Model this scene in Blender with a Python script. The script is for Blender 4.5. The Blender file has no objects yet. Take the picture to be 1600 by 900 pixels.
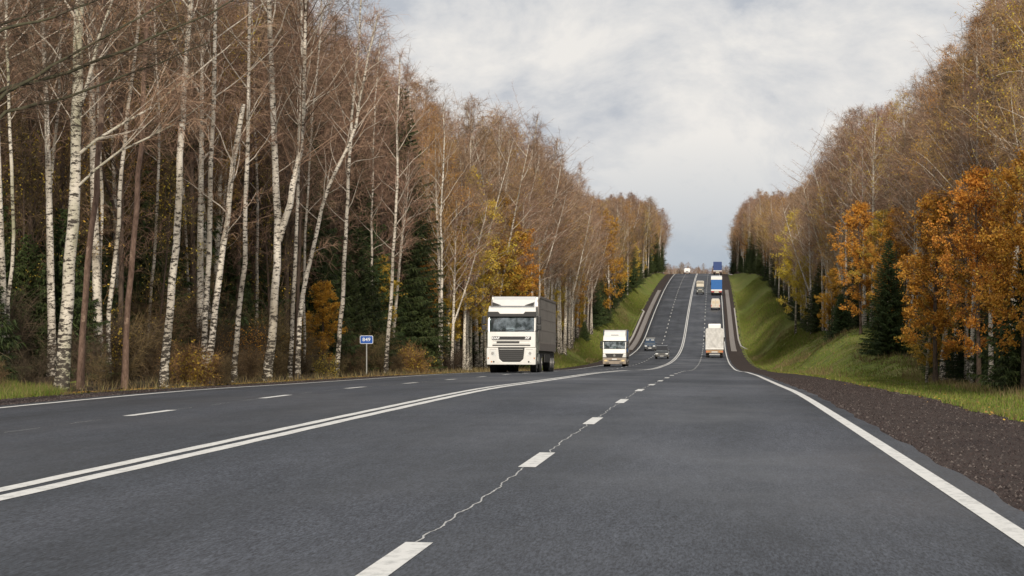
import bpy, math, random
import numpy as np
from mathutils import Vector, Matrix, noise as mn
R = math.radians
SC = bpy.context.scene
COL = SC.collection
random.seed(7)
rng = np.random.default_rng(7)

# ------------------------------------------------------------------ camera
TH = math.atan(0.0822)            # the road runs 4.7 degrees right of the view axis
CAMX, CAMZ = 5.5, 1.30
FPX = 3830.0                      # focal length in photo pixels (1600 wide)
cam = bpy.data.cameras.new('camera')
cam.sensor_width = 36.0
cam.lens = FPX / 1600 * 36.0
cam.clip_start = 0.2
cam.clip_end = 20000
co = bpy.data.objects.new('camera', cam)
COL.objects.link(co)
co.location = (CAMX, 0, CAMZ)
co.rotation_euler = (R(90), 0, TH)
SC.camera = co

# ------------------------------------------------------------------ light
SC.view_settings.view_transform = 'Standard'
SC.view_settings.look = 'None'
SC.view_settings.gamma = 1
SC.view_settings.exposure = 0
SUN_D = Vector((-0.10, 1.0, -0.46)).normalized()
SUN_EL = math.asin(-SUN_D.z)
W = bpy.data.worlds.new("World")
SC.world = W
W.use_nodes = True
wt = W.node_tree
wt.nodes.clear()
def N(t, k, **kw):
    n = t.nodes.new(k)
    for a, b in kw.items():
        setattr(n, a, b)
    return n
def build_world():
    L = wt.links.new
    out = N(wt, 'ShaderNodeOutputWorld')
    bg = N(wt, 'ShaderNodeBackground')
    bg.inputs['Strength'].default_value = 0.1
    L(bg.outputs[0], out.inputs[0])
    sky = N(wt, 'ShaderNodeTexSky', sky_type='NISHITA', sun_disc=False)
    sky.sun_elevation = SUN_EL
    # rotation: 0 = sun towards +Y, clockwise seen from above
    sx, sy = -SUN_D.x, -SUN_D.y
    sky.sun_rotation = math.atan2(sx, sy)
    tc = N(wt, 'ShaderNodeTexCoord')
    mp = N(wt, 'ShaderNodeMapping')
    mp.inputs['Scale'].default_value = (1, 1, 1.7)
    mp.inputs['Location'].default_value = (3.1, 0.4, 0.35)
    L(tc.outputs['Generated'], mp.inputs[0])
    n1 = N(wt, 'ShaderNodeTexNoise')
    n1.inputs['Scale'].default_value = 13
    n1.inputs['Detail'].default_value = 9
    n1.inputs['Roughness'].default_value = 0.60
    n1.inputs['Distortion'].default_value = 0.25
    L(mp.outputs[0], n1.inputs[0])
    cr = N(wt, 'ShaderNodeValToRGB')
    e = cr.color_ramp.elements
    e[0].position = 0.37; e[0].color = (5.0, 5.3, 5.8, 1)
    e[1].position = 0.60; e[1].color = (8.5, 8.25, 7.9, 1)
    m = e.new(0.47); m.color = (6.75, 6.8, 6.9, 1)
    L(n1.outputs[0], cr.inputs[0])
    # lower sky: bluer grey towards the horizon
    sp = N(wt, 'ShaderNodeSeparateXYZ')
    L(tc.outputs['Generated'], sp.inputs[0])
    mr = N(wt, 'ShaderNodeMapRange')
    mr.inputs['From Min'].default_value = 0.0
    mr.inputs['From Max'].default_value = 0.062
    mr.inputs['To Min'].default_value = 0.95
    mr.inputs['To Max'].default_value = 0.0
    L(sp.outputs['Z'], mr.inputs[0])
    mx = N(wt, 'ShaderNodeMix', data_type='RGBA')
    L(mr.outputs[0], mx.inputs['Factor'])
    L(cr.outputs[0], mx.inputs['A'])
    mx.inputs['B'].default_value = (3.75, 4.45, 5.25, 1)
    # a little clear sky through the cloud
    n2 = N(wt, 'ShaderNodeTexNoise')
    n2.inputs['Scale'].default_value = 4.0
    n2.inputs['Detail'].default_value = 5
    L(mp.outputs[0], n2.inputs[0])
    mr2 = N(wt, 'ShaderNodeMapRange')
    mr2.inputs['From Min'].default_value = 0.5
    mr2.inputs['From Max'].default_value = 0.7
    mr2.inputs['To Max'].default_value = 0.04
    L(n2.outputs[0], mr2.inputs[0])
    mx2 = N(wt, 'ShaderNodeMix', data_type='RGBA')
    L(mr2.outputs[0], mx2.inputs['Factor'])
    L(mx.outputs['Result'], mx2.inputs['A'])
    L(sky.outputs[0], mx2.inputs['B'])
    L(mx2.outputs['Result'], bg.inputs[0])
build_world()
sl = bpy.data.lights.new('sun', 'SUN')
sl.energy = 3.6
sl.angle = R(4)
sl.color = (1.0, 0.91, 0.78)
so = bpy.data.objects.new('sun', sl)
COL.objects.link(so)
so.rotation_euler = SUN_D.to_track_quat('-Z', 'Y').to_euler()
so.location = (0, -20, 60)

# ------------------------------------------------------------------ tags
def tag(o, label=None, cat=None, group=None, kind=None):
    if label: o['label'] = label
    if cat: o['category'] = cat
    if group: o['group'] = group
    if kind: o['kind'] = kind
    return o
def empty(name, loc=(0, 0, 0), rz=0):
    o = bpy.data.objects.new(name, None)
    o.empty_display_size = 0.3
    COL.objects.link(o)
    o.location = loc
    o.rotation_euler = (0, 0, rz)
    return o
def mobj(name, me, parent=None, loc=None):
    o = bpy.data.objects.new(name, me)
    COL.objects.link(o)
    if parent: o.parent = parent
    if loc is not None: o.location = loc
    return o

# ------------------------------------------------------------------ materials
MATS = {}
def newmat(name):
    m = bpy.data.materials.new(name)
    m.use_nodes = True
    t = m.node_tree
    return m, t, t.nodes['Principled BSDF'], t.links.new
def s2l(c):
    return tuple(((v / 255) / 12.92 if v / 255 <= 0.04045 else (((v / 255) + 0.055) / 1.055) ** 2.4) for v in c) + (1,)
def paint(name, col, rough=0.5, metal=0.0, var=0.12, scale=3.0, bump=0.0, coat=0.0, dirt=None, dirt_amt=0.0, spec=0.5):
    if name in MATS: return MATS[name]
    m, t, p, L = newmat(name)
    tc = N(t, 'ShaderNodeTexCoord')
    n = N(t, 'ShaderNodeTexNoise')
    n.inputs['Scale'].default_value = scale
    n.inputs['Detail'].default_value = 6
    n.inputs['Roughness'].default_value = 0.65
    L(tc.outputs['Object'], n.inputs[0])
    cr = N(t, 'ShaderNodeValToRGB')
    a, b = cr.color_ramp.elements
    a.position, b.position = 0.3, 0.7
    a.color = tuple(max(0, v * (1 - var)) for v in col[:3]) + (1,)
    b.color = tuple(min(1, v * (1 + var)) for v in col[:3]) + (1,)
    L(n.outputs[0], cr.inputs[0])
    src = cr.outputs[0]
    if dirt is not None:
        sp = N(t, 'ShaderNodeSeparateXYZ'); L(tc.outputs['Object'], sp.inputs[0])
        n2 = N(t, 'ShaderNodeTexNoise'); n2.inputs['Scale'].default_value = 2.2; n2.inputs['Detail'].default_value = 8
        mp = N(t, 'ShaderNodeMapping'); mp.inputs['Scale'].default_value = (3, 3, 0.6)
        L(tc.outputs['Object'], mp.inputs[0]); L(mp.outputs[0], n2.inputs[0])
        mr = N(t, 'ShaderNodeMapRange'); mr.inputs['From Min'].default_value = 0.3; mr.inputs['From Max'].default_value = 2.6
        mr.inputs['To Min'].default_value = 1.0; mr.inputs['To Max'].default_value = 0.25
        L(sp.outputs['Z'], mr.inputs[0])
        mu = N(t, 'ShaderNodeMath', operation='MULTIPLY'); L(n2.outputs[0], mu.inputs[0]); L(mr.outputs[0], mu.inputs[1])
        mu2 = N(t, 'ShaderNodeMath', operation='MULTIPLY', use_clamp=True); L(mu.outputs[0], mu2.inputs[0]); mu2.inputs[1].default_value = dirt_amt
        mx = N(t, 'ShaderNodeMix', data_type='RGBA'); L(mu2.outputs[0], mx.inputs['Factor']); L(src, mx.inputs['A'])
        mx.inputs['B'].default_value = dirt[:3] + (1,)
        src = mx.outputs['Result']
    L(src, p.inputs['Base Color'])
    p.inputs['Roughness'].default_value = rough
    p.inputs['Metallic'].default_value = metal
    p.inputs['Coat Weight'].default_value = coat
    p.inputs['Specular IOR Level'].default_value = spec
    if bump:
        bn = N(t, 'ShaderNodeBump'); bn.inputs['Strength'].default_value = bump; bn.inputs['Distance'].default_value = 0.02
        L(n.outputs[0], bn.inputs['Height']); L(bn.outputs[0], p.inputs['Normal'])
    MATS[name] = m
    return m

def m_asphalt():
    m, t, p, L = newmat('asphalt')
    tc = N(t, 'ShaderNodeTexCoord')
    def noise(sc, det, mapscale=None, rough=0.6):
        n = N(t, 'ShaderNodeTexNoise'); n.inputs['Scale'].default_value = sc; n.inputs['Detail'].default_value = det
        n.inputs['Roughness'].default_value = rough
        if mapscale:
            mp = N(t, 'ShaderNodeMapping'); mp.inputs['Scale'].default_value = mapscale
            L(tc.outputs['Object'], mp.inputs[0]); L(mp.outputs[0], n.inputs[0])
        else:
            L(tc.outputs['Object'], n.inputs[0])
        return n
    fine = noise(58, 5, (1, 0.12, 1), 0.8)
    mid = noise(9, 8, (1, 0.09, 1), 0.75)
    big = noise(1.0, 8, (0.35, 0.035, 1), 0.62)
    blot = noise(0.16, 6, (1, 0.4, 1), 0.6)
    # position across the road and within each lane
    sp = N(t, 'ShaderNodeSeparateXYZ'); L(tc.outputs['Object'], sp.inputs[0])
    dv = N(t, 'ShaderNodeMath', operation='DIVIDE'); L(sp.outputs['X'], dv.inputs[0]); dv.inputs[1].default_value = 3.75
    fr = N(t, 'ShaderNodeMath', operation='FRACT'); L(dv.outputs[0], fr.inputs[0])
    # wheel tracks: two per lane, polished paler
    wv = N(t, 'ShaderNodeMath', operation='MULTIPLY'); L(fr.outputs[0], wv.inputs[0]); wv.inputs[1].default_value = 2 * math.pi * 2
    cs = N(t, 'ShaderNodeMath', operation='COSINE'); L(wv.outputs[0], cs.inputs[0])
    ws = N(t, 'ShaderNodeMath', operation='MULTIPLY_ADD'); L(cs.outputs[0], ws.inputs[0]); ws.inputs[1].default_value = -0.055; ws.inputs[2].default_value = 0.0
    add = N(t, 'ShaderNodeMath', operation='ADD'); L(big.outputs[0], add.inputs[0]); L(ws.outputs[0], add.inputs[1])
    cr = N(t, 'ShaderNodeValToRGB')
    a, b = cr.color_ramp.elements
    a.position, b.position = 0.34, 0.68
    a.color = (0.029, 0.033, 0.042, 1); b.color = (0.054, 0.059, 0.074, 1)
    L(add.outputs[0], cr.inputs[0])
    mx = N(t, 'ShaderNodeMix', data_type='RGBA', blend_type='MULTIPLY'); mx.inputs['Factor'].default_value = 1
    c2 = N(t, 'ShaderNodeValToRGB'); a, b = c2.color_ramp.elements
    a.position, b.position = 0.36, 0.66; a.color = (0.16, 0.16, 0.18, 1); b.color = (2.3, 2.3, 2.25, 1)
    L(fine.outputs[0], c2.inputs[0])
    L(cr.outputs[0], mx.inputs['A']); L(c2.outputs[0], mx.inputs['B'])
    mx3 = N(t, 'ShaderNodeMix', data_type='RGBA', blend_type='MULTIPLY'); mx3.inputs['Factor'].default_value = 1
    c3 = N(t, 'ShaderNodeValToRGB'); a, b = c3.color_ramp.elements
    a.position, b.position = 0.32, 0.70; a.color = (0.72, 0.73, 0.75, 1); b.color = (1.3, 1.3, 1.28, 1)
    L(mid.outputs[0], c3.inputs[0])
    L(mx.outputs['Result'], mx3.inputs['A']); L(c3.outputs[0], mx3.inputs['B'])
    mx4 = N(t, 'ShaderNodeMix', data_type='RGBA', blend_type='MULTIPLY'); mx4.inputs['Factor'].default_value = 1
    c4 = N(t, 'ShaderNodeValToRGB'); a, b = c4.color_ramp.elements
    a.position, b.position = 0.36, 0.66; a.color = (0.80, 0.81, 0.82, 1); b.color = (1.2, 1.2, 1.2, 1)
    L(blot.outputs[0], c4.inputs[0])
    L(mx3.outputs['Result'], mx4.inputs['A']); L(c4.outputs[0], mx4.inputs['B'])
    # the oncoming carriageway is toned darker
    st = N(t, 'ShaderNodeMapRange'); st.inputs['From Min'].default_value = -0.02; st.inputs['From Max'].default_value = 0.02
    st.inputs['To Min'].default_value = 0.80; st.inputs['To Max'].default_value = 1.0; L(sp.outputs['X'], st.inputs[0])
    vm = N(t, 'ShaderNodeVectorMath', operation='SCALE'); L(mx4.outputs['Result'], vm.inputs[0]); L(st.outputs[0], vm.inputs['Scale'])
    # oil drips and rubber: dark elongated smears
    n5 = noise(2.2, 5, (1, 0.10, 1), 0.55)
    m5 = N(t, 'ShaderNodeMapRange'); m5.inputs['From Min'].default_value = 0.60; m5.inputs['From Max'].default_value = 0.72; m5.inputs['To Min'].default_value = 1; m5.inputs['To Max'].default_value = 0.72
    L(n5.outputs[0], m5.inputs[0])
    vm2 = N(t, 'ShaderNodeVectorMath', operation='SCALE'); L(vm.outputs[0], vm2.inputs[0]); L(m5.outputs[0], vm2.inputs['Scale'])
    L(vm2.outputs[0], p.inputs['Base Color'])
    rr = N(t, 'ShaderNodeMapRange'); rr.inputs['To Min'].default_value = 0.50; rr.inputs['To Max'].default_value = 0.85
    rr.inputs['From Min'].default_value = 0.35; rr.inputs['From Max'].default_value = 0.65
    L(blot.outputs[0], rr.inputs[0]); L(rr.outputs[0], p.inputs['Roughness'])
    p.inputs['Specular IOR Level'].default_value = 0.3
    bn = N(t, 'ShaderNodeBump'); bn.inputs['Strength'].default_value = 0.45; bn.inputs['Distance'].default_value = 0.006
    L(fine.outputs[0], bn.inputs['Height']); L(bn.outputs[0], p.inputs['Normal'])
    return m

def m_ramp2(name, c1, c2, scale, rough=0.9, lo=0.35, hi=0.65, mapscale=(1, 1, 1), bump=0.3, dist=0.03, extra=None, detail=9):
    """two-tone noise material; extra = (colour, scale, lo, hi) blends a third tone in patches"""
    m, t, p, L = newmat(name)
    tc = N(t, 'ShaderNodeTexCoord')
    mp = N(t, 'ShaderNodeMapping'); mp.inputs['Scale'].default_value = mapscale
    L(tc.outputs['Object'], mp.inputs[0])
    n = N(t, 'ShaderNodeTexNoise'); n.inputs['Scale'].default_value = scale; n.inputs['Detail'].default_value = detail; n.inputs['Roughness'].default_value = 0.7
    L(mp.outputs[0], n.inputs[0])
    cr = N(t, 'ShaderNodeValToRGB'); a, b = cr.color_ramp.elements
    a.position, b.position = lo, hi; a.color = c1 + (1,); b.color = c2 + (1,)
    L(n.outputs[0], cr.inputs[0])
    src = cr.outputs[0]
    for ex in (extra or []):
        n2 = N(t, 'ShaderNodeTexNoise'); n2.inputs['Scale'].default_value = ex[1]; n2.inputs['Detail'].default_value = 7; n2.inputs['Roughness'].default_value = 0.65
        L(tc.outputs['Object'], n2.inputs[0])
        mr = N(t, 'ShaderNodeMapRange'); mr.inputs['From Min'].default_value = ex[2]; mr.inputs['From Max'].default_value = ex[3]
        L(n2.outputs[0], mr.inputs[0])
        mx = N(t, 'ShaderNodeMix', data_type='RGBA'); L(mr.outputs[0], mx.inputs['Factor']); L(src, mx.inputs['A'])
        mx.inputs['B'].default_value = ex[0] + (1,)
        src = mx.outputs['Result']
    L(src, p.inputs['Base Color'])
    p.inputs['Roughness'].default_value = rough
    p.inputs['Specular IOR Level'].default_value = 0.2
    bn = N(t, 'ShaderNodeBump'); bn.inputs['Strength'].default_value = bump; bn.inputs['Distance'].default_value = dist
    L(n.outputs[0], bn.inputs['Height']); L(bn.outputs[0], p.inputs['Normal'])
    return m

def m_island(name, cols, rough=0.8, trans=0.0, objvar=0.0):
    """colour picked per mesh island (leaf, twig, blade, stone) from a ramp; objvar shifts it per tree"""
    m, t, p, L = newmat(name)
    g = N(t, 'ShaderNodeNewGeometry')
    cr = N(t, 'ShaderNodeValToRGB')
    el = cr.color_ramp.elements
    el[0].position = 0; el[0].color = cols[0] + (1,)
    el[1].position = 1; el[1].color = cols[-1] + (1,)
    for i, c in enumerate(cols[1:-1]):
        e = el.new((i + 1) / (len(cols) - 1)); e.color = c + (1,)
    L(g.outputs['Random Per Island'], cr.inputs[0])
    src = cr.outputs[0]
    if objvar:
        oi = N(t, 'ShaderNodeObjectInfo')
        hs = N(t, 'ShaderNodeHueSaturation')
        mr = N(t, 'ShaderNodeMapRange'); mr.inputs['To Min'].default_value = 1 - objvar; mr.inputs['To Max'].default_value = 1 + objvar
        L(oi.outputs['Random'], mr.inputs[0]); L(mr.outputs[0], hs.inputs['Value'])
        mr3 = N(t, 'ShaderNodeMath', operation='MULTIPLY'); L(oi.outputs['Random'], mr3.inputs[0]); mr3.inputs[1].default_value = 7.31
        fr = N(t, 'ShaderNodeMath', operation='FRACT'); L(mr3.outputs[0], fr.inputs[0])
        mr4 = N(t, 'ShaderNodeMapRange'); mr4.inputs['To Min'].default_value = 0.5 - objvar * 0.06; mr4.inputs['To Max'].default_value = 0.5 + objvar * 0.05
        L(fr.outputs[0], mr4.inputs[0]); L(mr4.outputs[0], hs.inputs['Hue'])
        L(src, hs.inputs['Color']); src = hs.outputs[0]
    L(src, p.inputs['Base Color'])
    p.inputs['Roughness'].default_value = rough
    p.inputs['Specular IOR Level'].default_value = 0.25
    if trans:
        out = t.nodes['Material Output']
        tr = N(t, 'ShaderNodeBsdfTranslucent'); L(src, tr.inputs[0])
        ms = N(t, 'ShaderNodeMixShader'); ms.inputs[0].default_value = trans
        L(p.outputs[0], ms.inputs[1]); L(tr.outputs[0], ms.inputs[2]); L(ms.outputs[0], out.inputs[0])
    return m

def m_birch(name='birch_bark', white=(0.78, 0.71, 0.61), green=0.0):
    m, t, p, L = newmat(name)
    tc = N(t, 'ShaderNodeTexCoord')
    oi = N(t, 'ShaderNodeObjectInfo')
    off = N(t, 'ShaderNodeMath', operation='MULTIPLY'); L(oi.outputs['Random'], off.inputs[0]); off.inputs[1].default_value = 40
    cv = N(t, 'ShaderNodeCombineXYZ'); L(off.outputs[0], cv.inputs['Z'])
    va = N(t, 'ShaderNodeVectorMath', operation='ADD'); L(tc.outputs['Object'], va.inputs[0]); L(cv.outputs[0], va.inputs[1])
    def nz(ms, sc, det, ro=0.6):
        mp = N(t, 'ShaderNodeMapping'); mp.inputs['Scale'].default_value = ms; L(va.outputs[0], mp.inputs[0])
        n = N(t, 'ShaderNodeTexNoise'); n.inputs['Scale'].default_value = sc; n.inputs['Detail'].default_value = det; n.inputs['Roughness'].default_value = ro
        L(mp.outputs[0], n.inputs[0]); return n
    a = nz((2.0, 2.0, 5.4), 2.2, 6, 0.7)          # black bands and diamonds
    b = nz((6, 6, 40), 1.0, 3)               # fine lenticels
    c = nz((1, 1, 0.5), 1.3, 5)              # tone patches
    sp = N(t, 'ShaderNodeSeparateXYZ'); L(tc.outputs['Object'], sp.inputs[0])
    # rough dark bark at the foot of the tree
    mr = N(t, 'ShaderNodeMapRange'); mr.inputs['From Min'].default_value = 0.0; mr.inputs['From Max'].default_value = 3.2
    mr.inputs['To Min'].default_value = 0.11; mr.inputs['To Max'].default_value = 0.0; L(sp.outputs['Z'], mr.inputs[0])
    ad = N(t, 'ShaderNodeMath', operation='ADD'); L(a.outputs[0], ad.inputs[0]); L(mr.outputs[0], ad.inputs[1])
    r1 = N(t, 'ShaderNodeValToRGB'); e = r1.color_ramp.elements; e[0].position = 0.52; e[0].color = (0, 0, 0, 1); e[1].position = 0.575; e[1].color = (1, 1, 1, 1)
    L(ad.outputs[0], r1.inputs[0])
    r2 = N(t, 'ShaderNodeValToRGB'); e = r2.color_ramp.elements; e[0].position = 0.60; e[0].color = (0, 0, 0, 1); e[1].position = 0.66; e[1].color = (0.8, 0.8, 0.8, 1)
    L(b.outputs[0], r2.inputs[0])
    r3 = N(t, 'ShaderNodeValToRGB'); e = r3.color_ramp.elements
    e[0].position = 0.35; e[0].color = (white[0] * (0.52 - 0.12 * green), white[1] * 0.50, white[2] * (0.46 - 0.2 * green), 1)
    e[1].position = 0.62; e[1].color = white + (1,)
    L(c.outputs[0], r3.inputs[0])
    mx = N(t, 'ShaderNodeMix', data_type='RGBA'); L(r2.outputs[0], mx.inputs['Factor']); L(r3.outputs[0], mx.inputs['A']); mx.inputs['B'].default_value = (0.16, 0.12, 0.09, 1)
    mx2 = N(t, 'ShaderNodeMix', data_type='RGBA'); L(r1.outputs[0], mx2.inputs['Factor']); L(mx.outputs['Result'], mx2.inputs['A']); mx2.inputs['B'].default_value = (0.055, 0.045, 0.036, 1)
    L(mx2.outputs['Result'], p.inputs['Base Color'])
    p.inputs['Roughness'].default_value = 0.75
    p.inputs['Specular IOR Level'].default_value = 0.3
    bn = N(t, 'ShaderNodeBump'); bn.inputs['Strength'].default_value = 0.6; bn.inputs['Distance'].default_value = 0.02; bn.invert = True
    L(ad.outputs[0], bn.inputs['Height']); L(bn.outputs[0], p.inputs['Normal'])
    return m

ASPHALT = m_asphalt()
LINE = m_ramp2('road_paint', (0.40, 0.40, 0.385), (0.72, 0.71, 0.68), 9, 0.6, 0.28, 0.52, (1, 0.5, 1), 0.25, 0.004,
               extra=[((0.30, 0.30, 0.29), 38, 0.62, 0.78)])
CRACK = m_ramp2('crack_sealant', (0.28, 0.28, 0.28), (0.60, 0.60, 0.58), 12, 0.8)
GRAVEL = m_ramp2('shoulder_gravel', (0.020, 0.014, 0.012), (0.088, 0.064, 0.054), 26, 0.95, 0.33, 0.68, bump=0.9, dist=0.03,
                 extra=[((0.028, 0.019, 0.018), 0.7, 0.45, 0.7), ((0.13, 0.10, 0.09), 60, 0.68, 0.78)])
GROUND = m_ramp2('grass_ground', (0.055, 0.082, 0.012), (0.25, 0.30, 0.042), 4, 0.95, 0.3, 0.7, bump=0.8, dist=0.08,
                 extra=[((0.21, 0.185, 0.060), 0.22, 0.46, 0.66), ((0.055, 0.075, 0.018), 0.9, 0.54, 0.66), ((0.085, 0.060, 0.035), 1.7, 0.60, 0.72)])
CONC = m_ramp2('weathered_concrete', (0.17, 0.15, 0.14), (0.36, 0.33, 0.31), 5, 0.9, bump=0.3)
CONCL = m_ramp2('pale_concrete', (0.34, 0.31, 0.28), (0.56, 0.53, 0.49), 5, 0.9, bump=0.3)
BIRCH = m_birch()
BIRCHG = m_birch('birch_bark_mossy', (0.64, 0.58, 0.49), 0.35)
PALEB = m_ramp2('pale_limb_bark', (0.28, 0.23, 0.19), (0.66, 0.59, 0.49), 3, 0.85, 0.35, 0.6, (2, 2, 5), bump=0.2)
BROWNB = m_ramp2('brown_bark', (0.055, 0.040, 0.031), (0.15, 0.108, 0.082), 4, 0.9, 0.35, 0.65, (3, 3, 1), bump=0.8, dist=0.03)
REDB = m_ramp2('reddish_bark', (0.10, 0.062, 0.046), (0.25, 0.165, 0.125), 4, 0.9, 0.35, 0.65, (3, 3, 1.2), bump=0.8, dist=0.03,
               extra=[((0.42, 0.30, 0.22), 1.1, 0.56, 0.62)])
TWIG = m_island('birch_twigs', [(0.11, 0.068, 0.048), (0.20, 0.124, 0.085), (0.31, 0.20, 0.135), (0.43, 0.29, 0.19)], 0.8, 0.0, 0.25)
TWIGO = m_island('russet_twigs', [(0.14, 0.084, 0.048), (0.26, 0.155, 0.075), (0.38, 0.23, 0.095), (0.50, 0.32, 0.12)], 0.8, 0.0, 0.25)
TWIGD = m_island('dark_twigs', [(0.036, 0.027, 0.018), (0.070, 0.052, 0.034), (0.125, 0.092, 0.055)], 0.85, 0.0, 0.25)
UND = m_island('undergrowth_twigs', [(0.060, 0.046, 0.026), (0.115, 0.085, 0.046), (0.18, 0.13, 0.062), (0.24, 0.165, 0.075)], 0.85, 0.0, 0.3)
OAKL = m_island('oak_leaves', [(0.30, 0.13, 0.025), (0.52, 0.24, 0.035), (0.62, 0.32, 0.045), (0.40, 0.20, 0.03), (0.66, 0.42, 0.07)], 0.6, 0.25, 0.2)
GOLDL = m_island('golden_leaves', [(0.50, 0.31, 0.035), (0.66, 0.45, 0.06), (0.42, 0.31, 0.045), (0.72, 0.54, 0.10), (0.34, 0.31, 0.05)], 0.6, 0.25, 0.2)
NEEDLE = m_island('spruce_needles', [(0.020, 0.032, 0.012), (0.036, 0.056, 0.018), (0.055, 0.080, 0.025), (0.080, 0.105, 0.032)], 0.7, 0.0, 0.3)
GRASS = m_island('grass_blades', [(0.065, 0.11, 0.014), (0.12, 0.175, 0.024), (0.20, 0.245, 0.038), (0.24, 0.21, 0.07), (0.15, 0.115, 0.05), (0.09, 0.145, 0.02)], 0.7, 0.25)
DRYG = m_island('dry_grass_blades', [(0.16, 0.11, 0.055), (0.26, 0.19, 0.09), (0.11, 0.075, 0.04), (0.34, 0.26, 0.13), (0.14, 0.14, 0.05)], 0.8, 0.25)
STONES = m_island('gravel_stones', [(0.020, 0.014, 0.013), (0.045, 0.032, 0.030), (0.075, 0.055, 0.050), (0.035, 0.025, 0.024), (0.17, 0.14, 0.125)], 0.9)
LITTER = m_island('fallen_leaves', [(0.40, 0.20, 0.04), (0.52, 0.33, 0.06), (0.25, 0.13, 0.05), (0.30, 0.19, 0.09)], 0.8)

# ------------------------------------------------------------------ terrain
PY = np.array([-60, 0, 15, 27, 39.5, 60, 75, 93, 116, 128, 155, 180, 232, 270, 300, 345, 400, 430, 460, 500, 540, 600, 660, 720, 780, 840, 900, 1000, 1200, 1500, 2500, 6000.])
PE = np.array([-0.18, -1.24, -1.525, -1.76, -2.01, -2.46, -2.88, -3.38, -4.02, -4.38, -5.20, -6.02, -7.60, -8.55, -9.25, -10.05, -10.5, -10.35, -9.55, -7.55, -5.4, -2.6, -0.1, 1.95, 3.65, 4.9, 5.0, 4.2, 1.0, -1.0, 0, 0.]) + CAMZ
def _slopes(x, y):
    d = np.diff(y) / np.diff(x)
    m = np.empty_like(y)
    m[1:-1] = (d[:-1] * (x[2:] - x[1:-1]) + d[1:] * (x[1:-1] - x[:-2])) / (x[2:] - x[:-2])
    m[0], m[-1] = d[0], d[-1]
    return m
PM = _slopes(PY, PE)
def E(y):
    y = np.asarray(y, float)
    i = np.clip(np.searchsorted(PY, y) - 1, 0, len(PY) - 2)
    h = PY[i + 1] - PY[i]
    t = np.clip((y - PY[i]) / h, 0, 1)
    return ((2 * t**3 - 3 * t**2 + 1) * PE[i] + (t**3 - 2 * t**2 + t) * h * PM[i] + (-2 * t**3 + 3 * t**2) * PE[i + 1] + (t**3 - t**2) * h * PM[i + 1])
def sst(a, b, x):
    t = np.clip((x - a) / (b - a), 0, 1)
    return t * t * (3 - 2 * t)
LHy = [0, 120, 220, 330, 450, 550, 650, 800, 900, 1200]; LHh = [0.1, 0.2, 0.7, 2.2, 3.6, 3.0, 2.7, 2.6, 1.2, 0]
RHy = [0, 60, 110, 230, 300, 420, 500, 650, 800, 900, 1200]; RHh = [0.15, 0.25, 0.5, 2.2, 4.0, 6.0, 5.2, 4.0, 2.9, 1.5, 0]
def rolls(x, y):
    return 0.5 * np.sin(x * 0.37 + 1.3 * np.sin(y * 0.05)) * np.sin(y * 0.061 + x * 0.11) + 0.25 * np.sin(x * 0.9 + y * 0.21) * np.sin(y * 0.17 - x * 0.4)
def G(x, y):
    x = np.asarray(x, float); y = np.asarray(y, float)
    ax = np.abs(x)
    z = E(y) - 0.012 * np.minimum(ax, 8.0) - 0.03 * np.clip(ax - 8.0, 0, 3.0)
    lb = np.interp(y, LHy, LHh) * sst(10.3, 16.5, -x)
    rb = np.interp(y, RHy, RHh) * sst(11.0, 18.5, x)
    md = 2.1 * np.exp(-((x - 16.0) / 4.2) ** 2 - ((y - 182) / 34.0) ** 2) * sst(10.6, 13.5, x)
    ro = (rolls(x, y) * 0.42 + 0.10 * np.sin(x * 2.1 + y * 0.33) * np.sin(y * 0.47 - x * 0.8) + 0.05 * np.sin(x * 3.9 - y * 0.9) * np.sin(y * 1.1 + x)) * sst(11.5, 15, ax)
    far = -0.35 * sst(10.4, 11.4, ax) * (1 - sst(12, 15, ax)) * (np.where(y > 250, 1, 0.2))
    return z + lb + rb + md + ro + far
def Gs(x, y): return float(G(x, y))

ys = np.concatenate([np.arange(-60, 120, 2.0), np.arange(120, 460, 4.0), np.arange(460, 920, 8.0), np.arange(920, 1700, 40.0), np.array([1700, 2000, 2500, 3500, 6000.])])
def strip(name, xs, yy, zf, mat, kind='structure', parent=None, label=None):
    """grid sheet; xs: list of functions or constants of y"""
    V = []; F = []
    cols = [(x(yy) if callable(x) else np.full(len(yy), float(x))) for x in xs]
    n = len(cols)
    for j in range(len(yy)):
        for c in cols:
            V.append((c[j], yy[j], zf(c[j], yy[j])))
    for j in range(len(yy) - 1):
        for i in range(n - 1):
            a = j * n + i
            F.append((a, a + 1, a + n + 1, a + n))
    me = bpy.data.meshes.new(name)
    me.from_pydata(V, [], F)
    me.materials.append(mat)
    o = mobj(name, me, parent)
    if kind: o['kind'] = kind
    return o
def grid_mesh(name, X, Y, Z, mat, smooth=True):
    nx = X.shape[1]; ny = X.shape[0]
    V = np.stack([X, Y, Z], -1).reshape(-1, 3)
    idx = np.arange(nx * ny).reshape(ny, nx)
    F = np.stack([idx[:-1, :-1], idx[:-1, 1:], idx[1:, 1:], idx[1:, :-1]], -1).reshape(-1, 4)
    me = np_mesh(name, V, [F])
    me.materials.append(mat)
    if smooth: me.shade_smooth()
    return me
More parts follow.
